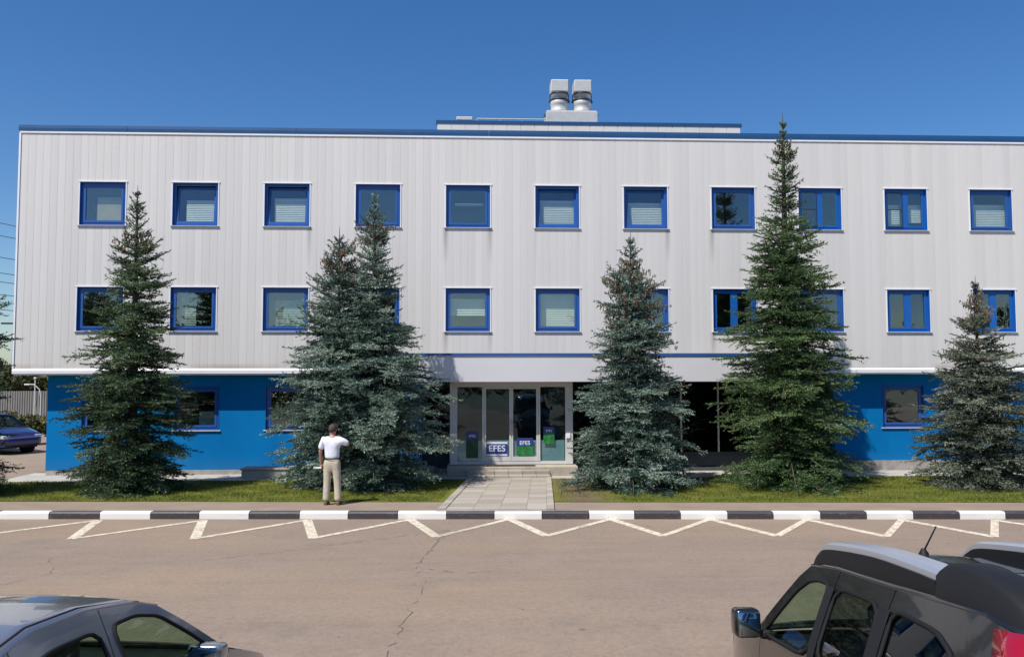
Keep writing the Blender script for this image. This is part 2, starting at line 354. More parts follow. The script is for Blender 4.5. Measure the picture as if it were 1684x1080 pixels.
# entrance path of concrete slabs
path=empty('path',(0,0,0)); tag(path,kind='structure')
def pxl(y): f=(y-17.8)/(23.15-17.8); return -0.79+f*(0.60)      # left edge x at y
def pxr(y): f=(y-17.8)/(23.15-17.8); return 1.68+f*(0.42)
MB().add([(pxl(17.66)-0.02,17.68,0.006),(pxr(17.66),17.60,0.006),(pxr(23.14),23.14,0.006),(pxl(23.14)-0.02,23.14,0.006)],[(0,1,2,3)]).build('path_bed',M['plinth'],path)
fr=[0.0,0.07,0.30,0.53,0.76,0.935,1.0]
ysl=[17.68]+list(np.linspace(18.1,23.14,12))
for j in range(len(ysl)-1):
    y0,y1=ysl[j]+0.004,ysl[j+1]-0.004
    for k in range(len(fr)-1):
        def X(y,f): return pxl(y)+(pxr(y)-pxl(y))*f
        a,b=fr[k],fr[k+1]; g=0.003; h=random.uniform(0.020,0.030)+(0.02 if k in(0,5) else 0)
        yy0=y0-(0.02 if j==0 else 0)
        if j==0: yy0=max(yk(X(y0,b)),yk(X(y0,a)))+0.006
        q=MB(); base=[(X(yy0,a)+g,yy0),(X(yy0,b)-g,yy0),(X(y1,b)-g,y1),(X(y1,a)+g,y1)]
        q.add([(u,v,0.0) for u,v in base]+[(u,v,h) for u,v in base],[(0,1,5,4),(1,2,6,5),(2,3,7,6),(3,0,4,7),(4,5,6,7)])
        q.build('border_stone' if k in(0,5) else 'paving_slab',M['slab'],path)

# ------------------------------------------------------------------ office building
bld=empty('office_building',(0,FY,0)); tag(bld,'long two-tone office building clad in pale vertical panels over a blue ground storey','building')
def B(mbs,name,m): 
    o=mbs.build(name,m); o.parent=bld; o.location=(0,-FY,0); return o
XL,XR=-13.02,20.05; NW=12
ZS,ZT=2.89,9.84                     # soffit and top of cladding
rows_z=[(7.14,8.385),(4.11,5.365)]
wins=[(X0+i*PW-WW/2,X0+i*PW+WW/2) for i in range(NW)]
xb=[]
n0=8; first=wins[0][0]
for i in range(n0): xb.append((XL+0.03+(first-XL-0.03)*i/n0,XL+0.03+(first-XL-0.03)*(i+1)/n0,False))
for i,(a,b) in enumerate(wins):
    for k in range(6): xb.append((a+(b-a)*k/6,a+(b-a)*(k+1)/6,True))
    nx=wins[i+1][0] if i+1<NW else XR-0.03
    for k in range(6): xb.append((b+(nx-b)*k/6,b+(nx-b)*(k+1)/6,False))
pm={}
def panel(a,b,z0,z1):
    w=b-a; key=(round(w,3),round(z1-z0,3))
    if key not in pm:
        q=MB(); g=0.003; d=0.006
        q.prism([(0.0,0.03),(0.0,0.0+d),(g,0.001),(w*0.5,0.0),(w-g,0.001),(w,d),(w,0.03)],0,z1-z0,axis='z'); me=q.mesh('cladding_panel',M['clad']); pm[key]=me
    o=link('cladding_panel',pm[key],bld,(a,0,z0))
for a,b,iswin in xb:
    if not iswin: panel(a,b,3.05,ZT)
    else:
        panel(a,b,3.05,rows_z[1][0]); panel(a,b,rows_z[1][1],rows_z[0][0]); panel(a,b,rows_z[0][1],ZT)
# backing wall behind panels, with openings
q=MB(); y0,y1=FY+0.032,FY+0.22
q.box(XL+0.02,XR-0.02,y0,y1,ZS,rows_z[1][0]); q.box(XL+0.02,XR-0.02,y0,y1,rows_z[1][1],rows_z[0][0]); q.box(XL+0.02,XR-0.02,y0,y1,rows_z[0][1],ZT)
for za,zb in rows_z:
    px=XL+0.02
    for a,b in wins: q.box(px,a,y0,y1,za+0.001,zb-0.001); px=b
    q.box(px,XR-0.02,y0,y1,za+0.001,zb-0.001)
B(q,'upper_wall',M['backing'])
# side, rear and roof
q=MB(); q.box(XL,XL+0.02,FY+0.0,FY+14,ZS,ZT); q.box(XR-0.02,XR,FY,FY+14,ZS,ZT); q.box(XL,XR,FY+14,FY+14.1,0,ZT)
B(q,'side_wall',M['trim'])
q=MB(); q.box(XL+0.03,XR-0.03,FY+0.25,FY+13.9,ZT-0.35,ZT-0.2); B(q,'roof',M['roofing'])
q=MB(); q.box(XL+0.03,XR-0.03,FY+0.23,FY+13.9,ZS,ZS+0.12); q.box(XL+0.03,XR-0.03,FY+0.23,FY+13.9,6.1,6.3); q.box(XL+0.03,XR-0.03,FY+4.2,FY+4.3,ZS+0.12,ZT-0.4)
for i in range(0,NW,1):
    xw=X0+(i+0.5)*PW; q.box(xw-0.05,xw+0.05,FY+0.24,FY+4.19,ZS+0.121,6.099); q.box(xw-0.05,xw+0.05,FY+0.24,FY+4.19,6.301,ZT-0.36)
B(q,'interior_partition',M['wallint'])
# coping in lengths
q=None
seg=[XL-0.04,-10.0,-5.2,0.4,5.6,10.6,15.4,XR+0.04]
for i in range(len(seg)-1):
    q=MB(); a,b=seg[i],seg[i+1]-0.008
    q.prism([(FY-0.032,ZT+0.005),(FY-0.032,ZT+0.09),(FY-0.020,ZT+0.175),(FY+0.30,ZT+0.19),(FY+0.30,ZT+0.02),(FY-0.005,ZT+0.02)],a,b,axis='x')
    fix_normals(B(q,'roof_coping',M['bluecap']))
q=MB(); q.box(XL,XR,FY-0.024,FY+0.02,ZT-0.055,ZT+0.0); B(q,'top_trim',M['trim'])
q=MB(); q.prism([(FY-0.03,2.90),(FY-0.035,2.995),(FY-0.005,3.045),(FY+0.02,3.045),(FY+0.02,2.90)],XL-0.01,-2.96,axis='x'); q.prism([(FY-0.03,2.90),(FY-0.035,2.995),(FY-0.005,3.045),(FY+0.02,3.045),(FY+0.02,2.90)],10.36,XR+0.01,axis='x'); q.box(-2.96,10.36,FY,FY+0.02,2.90,3.045)
fix_normals(B(q,'base_flashing',M['trim']))
q=MB(); q.box(XL-0.02,XL+0.03,FY-0.022,FY+0.05,3.05,ZT-0.056); B(q,'corner_trim',M['trim'])
q=MB(); q.box(XL+0.01,XR-0.01,FY+0.03,FY+0.95,2.86,2.889); B(q,'soffit',M['trim'])

# windows ---------------------------------------------------------------
def ring(q,x0,x1,z0,z1,w,y0,y1,mi=0):
    q.box(x0,x1,y0,y1,z1-w,z1,mi); q.box(x0,x1,y0,y1,z0,z0+w,mi); q.box(x0,x0+w,y0,y1,z0+w,z1-w,mi); q.box(x1-w,x1,y0,y1,z0+w,z1-w,mi)
mcache={}
def win_meshes(H,style,bright):
    key=(round(H,3),style,bright)
    if key in mcache: return mcache[key]
    fm=M['frame2'] if bright else M['frame']; out={}
    q=MB(); W=WW
    q.box(-W/2,-W/2+0.012,-0.010,0.16,0,H); q.box(W/2-0.012,W/2,-0.010,0.16,0,H); q.box(-W/2+0.012,W/2-0.012,-0.010,0.16,H-0.012,H); q.box(-W/2+0.012,W/2-0.012,-0.010,0.16,0,0.012)
    ring(q,-W/2+0.012,W/2-0.012,0.012,H-0.012,0.07,0.072,0.13)
    out['window']=q.mesh('window',fm)
    def sash(x0,x1,z0,z1,w=0.055):
        r=MB(); ring(r,x0,x1,z0,z1,w,0.058,0.11); return r.mesh('sash',fm),(x0+w,x1-w,z0+w,z1-w)
    x0,x1,z0,z1=-W/2+0.084,W/2-0.084,0.084,H-0.084
    sashes=[]; panes=[]
    if style=='single':
        s_,pn=sash(x0,x1,z0,z1,0.06); sashes.append(s_); panes.append(pn)
    else:
        r=MB(); r.box(-0.055,0.055,0.056,0.12,z0,z1); out['mullion']=r.mesh('mullion',fm)
        s_,pn=sash(x0,-0.057,z0,z1,0.045); sashes.append(s_); panes.append(pn)
        s_,pn=sash(0.057,x1,z0,z1,0.045); sashes.append(s_); panes.append(pn)
    out['sashes']=sashes; out['panes']=[]
    for a,b,c,d in panes:
        r=MB(); r.box(a-0.01,b+0.01,0.080,0.086,c-0.01,d+0.01); out['panes'].append(r.mesh('pane',M['glass']))
    if style=='screen':
        r=MB(); a,b,c,d=panes[0]; r.box(a-0.02,b+0.02,0.044,0.054,(c+d)/2-0.012,(c+d)/2+0.012); ring(r,a-0.03,b+0.03,c-0.03,d+0.03,0.022,0.042,0.055); out['screen']=r.mesh('insect_screen',M['darksteel'])
    r=MB(); r.prism([(-0.040,-0.026),(-0.042,-0.006),(0.05,0.010),(0.05,-0.026)],-W/2-0.045,W/2+0.045,axis='x'); out['sill']=r.mesh('sill',M['sill'])
    r=MB(); r.box(-W/2-0.05,W/2+0.05,-0.022,0.005,H,H+0.028); out['lintel']=r.mesh('lintel_trim',M['trim'])
    r=MB(); r.box(-W/2-0.028,-W/2,-0.014,0.004,0,H); out['jambl']=r.mesh('jamb_trim',M['trim'])
    r=MB(); r.box(W/2,W/2+0.028,-0.014,0.004,0,H); out['jambr']=r.mesh('jamb_trim',M['trim'])
    mcache[key]=out; return out
def blind_mesh(x0,x1,z0,z1,mt,name='blind',n=None):
    q=MB(); n=n or max(3,int((z1-z0)/0.05))
    for k in range(n):
        a=z0+(z1-z0)*k/n; b=z0+(z1-z0)*(k+1)/n
        q.add([(x0,0.24,a),(x1,0.24,a),(x1,0.258,b-0.004),(x0,0.258,b-0.004)],[(0,1,2,3)])
    q.box(x0,x1,0.235,0.27,z1,z1+0.03)
    return q.mesh(name,mt)
def window(i,z0,H,style='single',bright=False,blind=None,yoff=0.0,lab=None,trim=True,tilt=0.0,ajar=0.0):
    ms=win_meshes(H,style,bright)
    w=link('window',ms['window'],bld,(X0+i*PW,yoff,z0))
    if lab: w['label']=lab
    for s_,pn in zip(ms['sashes'],ms['panes']):
        so_=link('sash',s_,w); pp=link('pane',pn,w); pp.rotation_euler=(random.gauss(0,0.006)+tilt,0,random.gauss(0,0.006))
        if ajar: so_.rotation_euler=(-ajar,0,0); so_.location=(0,0.012,0.0); pp.rotation_euler=(-ajar,0,0); pp.location=(0,0.012,0.0)
    if 'mullion' in ms: link('mullion',ms['mullion'],w)
    if 'screen' in ms: link('insect_screen',ms['screen'],w)
    if trim: link('sill',ms['sill'],w); link('lintel_trim',ms['lintel'],w); link('jamb_trim',ms['jambl'],w); link('jamb_trim',ms['jambr'],w)
    else: link('sill',ms['sill'],w).data.materials[0]
    if blind:
        for (a,b,c,d,k) in blind:
            mt={'w':M['blind'],'b':M['blind_beige'],'c':M['curtain']}[k]
            link('curtain' if k=='c' else 'blind',blind_mesh(-WW/2+a*WW,-WW/2+b*WW,c*H,d*H,mt,n=1 if k=='b' else None),w)
    return w
U,Mi,G=rows_z[0],rows_z[1],(1.27,2.52)
HU=U[1]-U[0]; HM=Mi[1]-Mi[0]
up=[('single',False,[(0.30,0.92,0.10,0.66,'b')]),('single',False,[(0.25,0.88,0.10,0.60,'w')]),('single',False,[(0.18,0.92,0.10,0.66,'w')]),('single',False,None),('single',False,[(0.2,0.85,0.54,0.58,'w')]),('single',False,[(0.1,0.9,0.08,0.66,'w')]),('single',False,[(0.1,0.92,0.05,0.62,'w')]),('single',False,None),('screen',True,None),('screen',True,[(0.08,0.45,0.1,0.62,'w'),(0.55,0.95,0.22,0.62,'w')]),('single',False,[(0.05,0.95,0.1,0.64,'w')]),('single',False,None)]
md=[('single',False,None),('single',False,[(0.15,0.5,0.1,0.9,'c')]),('single',False,[(0.22,0.92,0.10,0.70,'c')]),('single',False,None),('single',False,[(0.1,0.9,0.38,0.74,'w')]),('single',False,[(0.1,0.9,0.10,0.85,'w')]),('single',False,None),('double',True,None),('single',False,None),('double',True,None),('double',True,None),('double',True,None)]
for i in range(NW):
    st_,br,bl=up[i]; window(i,U[0],HU,st_,br,bl,tilt=0.008,ajar={1:0.09,2:0.10,5:0.09,6:0.07}.get(i,0.0))
    st_,br,bl=md[i]; window(i,Mi[0],HM,st_,br,bl,tilt=0.0)
# ground storey -------------------------------------------------------
BY=FY+0.46
gw=[0,1,2,3,9,10,11]                 # columns with ground windows
def bluewall(x0,x1,zb,cols):
    q=MB(); a=x0
    for c_ in cols:
        l,r=X0+c_*PW-WW/2,X0+c_*PW+WW/2
        q.box(a,l,BY,BY+0.2,zb,2.858); q.box(l,r,BY,BY+0.2,zb,G[0]); q.box(l,r,BY,BY+0.2,G[1],2.858); a=r
    q.box(a,x1,BY,BY+0.2,zb,2.858); return q
B(bluewall(-12.27,-1.55,0.14,[0,1,2,3]),'blue_wall',M['blue'])
B(bluewall(10.72,XR-0.6,0.30,[9,10,11]),'blue_wall',M['blue'])
q=MB(); q.box(-12.25,-12.07,BY+0.21,BY+12,0.0,2.858); B(q,'blue_side_wall',M['blue'])
q=MB(); q.box(-12.25,-1.55,BY-0.012,BY+0.19,0.0,0.138); B(q,'plinth',M['plinth'])
q=MB(); q.box(10.72,XR-0.6,BY-0.035,BY+0.19,0.0,0.298); B(q,'plinth',M['plinth'])
q=MB(); q.box(-12.0,XR-0.7,BY+3.6,BY+3.7,0.0,2.85); q.box(-12.0,XR-0.7,BY+0.25,BY+3.6,0.02,0.10); B(q,'ground_floor_partition',M['wallint'])
for i in gw:
    w=window(i,G[0],G[1]-G[0],'single',False,[(0.5,0.95,0.08,0.4,'c')] if i==1 else None,yoff=0.46,trim=False)
# black glazing either side of the entrance
q=MB(); q.box(-1.549,-0.60,24.90,24.95,0.0,0.48); q.box(2.72,10.71,24.90,24.95,0.0,0.48); q.box(-1.549,-0.60,24.87,24.96,0.48,0.55); q.box(2.72,10.71,24.87,24.96,0.48,0.55); B(q,'glazing_base',M['darksteel'])
gx=[2.72,3.95,5.0,6.18,7.31,8.45,9.6,10.71]
for a,b in [(-1.54,-0.61)]+list(zip(gx[:-1],gx[1:])):
    B(MB().box(a+0.025,b-0.025,24.91,24.92,0.55,2.84),'glazing_pane',M['glass_black'])
for a in gx+[-1.53,-0.62]: B(MB().bbox(a-0.022,a+0.022,24.87,24.95,0.55,2.85,0.004),'glazing_mullion',M['darksteel'] if a not in(6.18,7.31) else M['alu'])
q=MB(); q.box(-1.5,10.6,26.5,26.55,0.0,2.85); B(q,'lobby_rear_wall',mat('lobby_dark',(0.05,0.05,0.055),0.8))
q=MB(); q.box(-1.5,10.6,24.97,26.5,-0.01,0.27); B(q,'lobby_floor',M['plinth'])
# canopy
cxl,cxr,cy0=-2.92,10.30,23.56
q=MB(); q.box(cxl,cxr,cy0,FY-0.037,2.66,3.42); B(q,'canopy',M['canopy'])
q=MB(); q.prism([(cy0-0.03,3.40),(cy0-0.03,3.465),(cy0+0.02,3.465),(cy0+0.02,3.425),(cy0-0.005,3.425),(cy0-0.005,3.40)],cxl-0.03,cxr+0.03,axis='x'); fix_normals(B(q,'canopy_flashing',M['frame']))
q=MB(); q.box(cxl-0.02,cxr+0.02,cy0+0.022,FY-0.04,3.422,3.445); B(q,'canopy_roof',M['roofing'])
q=MB(); q.box(cxl+0.01,cxr-0.01,FY-0.036,24.90,2.66,2.858); B(q,'canopy_soffit',M['canopy'])
# ------------------------------------------------------------------ entrance vestibule
vy=24.28
ves=empty('entrance_vestibule',(1.05,vy,0)); tag(ves,'grey framed glazed entrance porch with posters on its doors under the canopy','entrance porch')
def V(q,name,m): o=q.build(name,m); o.parent=ves; o.location=(-1.05,-vy,0); return o
zb_,zt_=0.275,2.655
q=MB(); xv=(-0.73,2.84)
q.bbox(xv[0],xv[0]+0.21,vy-0.03,vy+0.10,zb_,zt_,0.006); q.bbox(xv[1]-0.22,xv[1],vy-0.03,vy+0.10,zb_,zt_,0.006)
q.box(xv[0]+0.21,xv[1]-0.22,vy,vy+0.08,zt_-0.15,zt_); q.box(xv[0]+0.21,xv[1]-0.22,vy,vy+0.08,zb_,zb_+0.09)
V(q,'porch_frame',M['alu'])
px_=[(-0.52,0.20),(1.89,2.60)]
for a,b in px_:
    V(MB().box(a,b,vy+0.035,vy+0.043,zb_+0.09,zt_-0.15),'fixed_pane',M['glass_dark'])
q=MB(); q.bbox(0.20,0.255,vy-0.012,vy+0.09,zb_+0.09,zt_-0.15,0.004); q.bbox(1.835,1.89,vy-0.012,vy+0.09,zb_+0.09,zt_-0.15,0.004); V(q,'porch_mullion',M['alu'])
for k,(a,b) in enumerate(((0.262,1.042),(1.048,1.828))):
    r=MB(); ring(r,a,b,zb_+0.092,zt_-0.155,0.052,vy-0.006,vy+0.05); 
    r.box(a+0.052,b-0.052,vy-0.004,vy+0.048,zb_+0.144,zb_+0.22)
    d=V(r,'door',M['alu'])
    pn=MB().box(a+0.052,b-0.052,vy+0.018,vy+0.026,zb_+0.22,zt_-0.207).build('pane',M['glass_dark']); pn.parent=d
    hx=b-0.03 if k==0 else a+0.03
    h=MB().tube([(hx,vy-0.01,1.15),(hx,vy-0.06,1.17),(hx,vy-0.06,1.53),(hx,vy-0.01,1.55)],0.011).build('handle',M['steel']); h.parent=d
q=MB()
for xx_ in (xv[0]+0.03,xv[1]-0.07): q.box(xx_,xx_+0.04,vy+0.11,24.86,zb_,zb_+0.1); q.box(xx_,xx_+0.04,vy+0.11,24.86,zt_-0.1,zt_)
V(q,'return_frame',M['alu'])
for xx_ in (xv[0]+0.045,xv[1]-0.055): V(MB().box(xx_,xx_+0.01,vy+0.11,24.86,zb_+0.1,zt_-0.1),'side_pane',M['glass_dark'])
for a,b in ((-0.52,0.20),(0.32,0.98),(1.11,1.77),(1.89,2.60)): V(MB().box(a+0.002,b-0.002,vy+0.048,vy+0.052,zb_+0.10,0.96),'sunlit_film_band',mat('sunlit_film',(0.50,0.54,0.52),0.6))  # pale film stopped at the canopy shadow line to paint the sunlit lower panes
# posters behind/on the glass
def text_on(name,s,size,loc,m,parent,align='CENTER'):
    c=bpy.data.curves.new(name,'FONT'); c.body=s; c.size=size; c.align_x=align; c.extrude=0.0015; c.space_character=1.02; c.offset=size*0.012
    o=bpy.data.objects.new(name,c); COL.objects.link(o); c.materials.append(m); me=bpy.data.meshes.new_from_object(o); bpy.data.objects.remove(o); o=link(name,me,parent,loc); o.rotation_euler=(math.pi/2,0,0); return o
M['pblue']=mat('poster_blue',(0.02,0.045,0.22),0.4); M['pwhite']=mat('poster_white',(0.75,0.77,0.80),0.5); M['pgreen']=simple('poster_green',(0.02,0.17,0.04),0.5,0.6,9.0); M['pdgreen']=simple('poster_dark_green',(0.008,0.06,0.02),0.5,0.6,9.0)
def poster(x0,x1,z0,z1,rows,lab,texts=()):
    p=empty('poster',((x0+x1)/2,vy-0.008,(z0+z1)/2)); tag(p,lab,'poster',group='posters stuck to the entrance doors')
    w,h=x1-x0,z1-z0
    for k,(a,b,m) in enumerate(rows):
        MB().box(-w/2,w/2,0.0,0.003,-h/2+a*h,-h/2+b*h-0.0005).build('poster_field',m,p)
    for s,size,dz,m in texts: text_on('poster_lettering',s,size,(0,-0.003,dz),m,p)
    return p
poster(0.33,0.93,0.52,0.92,[(0,0.12,M['pwhite']),(0.12,0.86,M['pblue']),(0.86,1.0,M['pwhite'])],'blue poster with bold white EFES lettering on the left entrance door',[('EFES',0.25,-0.07,M['pwhite'])])
poster(1.20,1.68,0.52,1.03,[(0,0.52,M['pgreen']),(0.52,1.0,M['pblue'])],'blue and green poster with small white lettering on the right entrance door',[('EFES',0.16,0.06,M['pwhite'])])
poster(-0.26,0.09,0.46,1.22,[(0,0.70,M['pdgreen']),(0.70,1.0,M['pblue'])],'narrow dark green poster on the leftmost porch pane',[('EFES',0.10,0.22,M['pwhite'])])
poster(1.98,2.30,0.86,1.35,[(0,0.62,M['pgreen']),(0.62,1.0,M['pblue'])],'small green poster on the rightmost porch pane',[('EFES',0.09,0.10,M['pwhite'])])
V(MB().bbox(2.64,2.76,vy-0.07,vy-0.031,1.02,1.16,0.006),'door_buzzer',M['trim'])
# steps and landing
stp=empty('entrance_steps',(0.9,23.4,0)); tag(stp,'pale concrete entrance steps rising to the porch doors','steps')
def St(q,name,m): o=q.build(name,m); o.parent=stp; o.location=(-0.9,-23.4,0); return o
St(MB().bbox(-0.80,2.92,23.72,24.70,0.0,0.262,0.012),'landing',M['tread'])
for k in range(6):
    a=-0.22+k*0.385; 
    St(MB().bbox(a+0.003,a+0.382,23.42,23.715,0.0,0.185,0.01),'step',M['slab']); St(MB().bbox(a+0.003,a+0.382,23.12,23.415,0.0,0.085,0.01),'step',M['slab'])
o=MB().bbox(0.33,1.72,23.80,24.20,0.264,0.284,0.005).build('door_mat',M['mat_dark']); tag(o,'dark brown mat on the landing before the entrance doors','door mat')
# concrete pit by the wall, left of the man
pit=empty('concrete_pit',(-5.72,23.75,0)); tag(pit,'low pale concrete light-well box against the blue wall left of the standing man','light well')
MB().bbox(-0.72,0.72,-0.30,0.30,0.0,0.24,0.015).build('pit_wall',M['blind_area'],pit)
MB().bbox(-0.76,0.76,-0.33,0.33,0.241,0.29,0.01).build('pit_lid',M['plinth'],pit)

# ------------------------------------------------------------------ penthouse and roof plant
ph=empty('roof_penthouse',(3.9,28.0,ZT-0.2)); tag(ph,'low white plant room with blue coping set back on the roof','plant room')
def P(q,name,m): o=q.build(name,m); o.parent=ph; o.location=(-3.9,-28.0,-(ZT-0.2)); return o
pz=11.40
q=MB(); nP=22
for k in range(nP):
    a=-1.30+10.45*k/nP; b=-1.30+10.45*(k+1)/nP
    P(MB().prism([(a+0.002,28.04),(a+0.002,28.012),(a+0.01,28.0),(b-0.01,28.0),(b-0.002,28.012),(b-0.002,28.04)],ZT-0.19,pz-0.002,axis='z'),'wall_panel',M['clad'])
P(MB().box(-1.29,9.14,28.05,33.5,ZT-0.19,pz-0.02),'penthouse_body',M['trim'])
P(MB().prism([(27.98,pz),(27.98,pz+0.11),(28.3,pz+0.12),(28.3,pz)],-1.34,9.20,axis='x'),'coping',M['bluecap'])
P(MB().tube([(0.05,28.2,pz+0.24),(2.4,28.2,pz+0.24)],0.022,6),'roof_rail',M['steel'])
for xx_ in (0.05,0.85,1.6,2.4): P(MB().tube([(xx_,28.2,pz+0.17),(xx_,28.2,pz+0.24)],0.015,5),'rail_post',M['steel'])
o=MB().bbox(-0.66,-0.10,28.15,28.6,pz+0.172,pz+0.30,0.02).build('roof_hatch',M['steel']); tag(o,'small flat metal hatch at the left end of the plant room roof','hatch')
o=MB().lathe([(0.001,0.25),(0.14,0.23),(0.30,0.12),(0.33,0.0),(0.33,-0.6)],16,(6.05,26.8,10.13)).build('roof_dome',M['alu']); tag(o,'low grey roof dome just behind the parapet right of the fans','roof cowl')
o=MB().tube([(3.1,26.5,ZT-0.2),(3.1,26.5,10.42)],0.04,8).build('vent_stub',M['trim']); tag(o,'thin white vent pipe stub behind the parapet below the fans','vent pipe')
base=empty('fan_base',(3.36,28.9,pz+0.1)); tag(base,'pale galvanised plinth box carrying the two roof fans','fan base')
MB().bbox(-0.90,0.90,-0.45,0.45,0.0,0.52,0.01).build('base_box',M['steel'],base); MB().bbox(-0.88,0.86,-0.43,0.43,0.521,0.56,0.005).build('base_lid',M['alu'],base)
for s in(-0.92,0.92): MB().box(s-0.03,s+0.03,-0.3,0.0,0.42,0.47).build('lifting_lug',M['darksteel'],base)
def fan(x,lab):
    f=empty('roof_fan',(x,28.9,pz+0.66)); tag(f,lab,'roof fan',group='paired roof fans')
    q=MB(); q.lathe([(0.30,0.0),(0.315,0.02),(0.315,0.10),(0.30,0.12),(0.30,0.28),(0.315,0.30),(0.315,0.42),(0.30,0.44)],24); q.build('fan_casing',M['steel'],f)
    MB().lathe([(0.24,0.445),(0.31,0.445),(0.335,0.46),(0.335,0.49),(0.30,0.50)],24).build('lower_flange',M['darksteel'],f)
    MB().lathe([(0.23,0.50),(0.31,0.66)],24).build('flared_collar',M['steel'],f)
    MB().lathe([(0.30,0.66),(0.34,0.665),(0.34,0.70),(0.31,0.705)],24).build('upper_flange',M['darksteel'],f)
    MB().bbox(-0.315,0.315,-0.315,0.315,0.706,1.15,0.035).build('outlet_hood',M['steel'],f)
    for s in(-1,1):
        MB().box(s*0.34-0.03,s*0.34+0.03,-0.05,0.05,0.40,0.47).build('clamp_lug',M['darksteel'],f); MB().tube([(s*0.335,0,0.47),(s*0.335,0,0.68)],0.014,5).build('tie_rod',M['darksteel'],f)
    return f
fan(2.96,'silver cylindrical roof fan, left one of the pair on the plant room'); fan(3.77,'silver cylindrical roof fan, right one of the pair on the plant room')

# ------------------------------------------------------------------ vegetation
def rawmesh(name,V_,mats,tint=None,n=3):
    V_=np.ascontiguousarray(V_,dtype=np.float32).reshape(-1,3); nv=len(V_); nf=nv//n
    me=bpy.data.meshes.new(name); me.vertices.add(nv); me.vertices.foreach_set('co',V_.ravel())
    me.loops.add(nv); me.loops.foreach_set('vertex_index',np.arange(nv,dtype=np.int32))
    me.polygons.add(nf); me.polygons.foreach_set('loop_start',np.arange(0,nv,n,dtype=np.int32)); me.polygons.foreach_set('loop_total',np.full(nf,n,dtype=np.int32))
    for m in mats: me.materials.append(m)
    if tint is not None:
        a=me.attributes.new('tint','FLOAT','POINT'); a.data.foreach_set('value',np.repeat(tint.astype(np.float32),n))
    me.update(calc_edges=True); return me
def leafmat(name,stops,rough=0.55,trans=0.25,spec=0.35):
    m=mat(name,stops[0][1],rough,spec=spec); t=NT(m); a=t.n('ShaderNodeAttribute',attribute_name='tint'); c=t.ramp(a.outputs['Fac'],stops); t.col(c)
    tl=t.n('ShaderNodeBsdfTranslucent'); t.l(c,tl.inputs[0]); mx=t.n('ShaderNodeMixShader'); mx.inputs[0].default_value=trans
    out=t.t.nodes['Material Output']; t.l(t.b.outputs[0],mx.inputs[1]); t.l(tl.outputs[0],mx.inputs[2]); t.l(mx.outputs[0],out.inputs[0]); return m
M['bark']=simple('spruce_bark',(0.085,0.060,0.045),0.95,0.35,14,0.6,30)
M['cone']=simple('cone_brown',(0.15,0.085,0.045),0.8,0.4,20)
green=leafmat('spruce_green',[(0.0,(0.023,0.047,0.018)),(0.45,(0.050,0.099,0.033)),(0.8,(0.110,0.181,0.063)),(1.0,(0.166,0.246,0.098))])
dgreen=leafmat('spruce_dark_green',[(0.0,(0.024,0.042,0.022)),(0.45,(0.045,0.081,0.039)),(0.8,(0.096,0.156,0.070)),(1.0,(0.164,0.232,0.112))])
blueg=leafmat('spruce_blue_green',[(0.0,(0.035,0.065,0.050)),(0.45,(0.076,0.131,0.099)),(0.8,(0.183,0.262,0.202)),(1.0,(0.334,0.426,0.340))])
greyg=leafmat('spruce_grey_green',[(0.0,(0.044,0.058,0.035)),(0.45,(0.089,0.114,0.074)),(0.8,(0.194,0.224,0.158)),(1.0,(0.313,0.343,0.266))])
def unit(v): return v/np.maximum(np.linalg.norm(v,axis=-1,keepdims=True),1e-9)
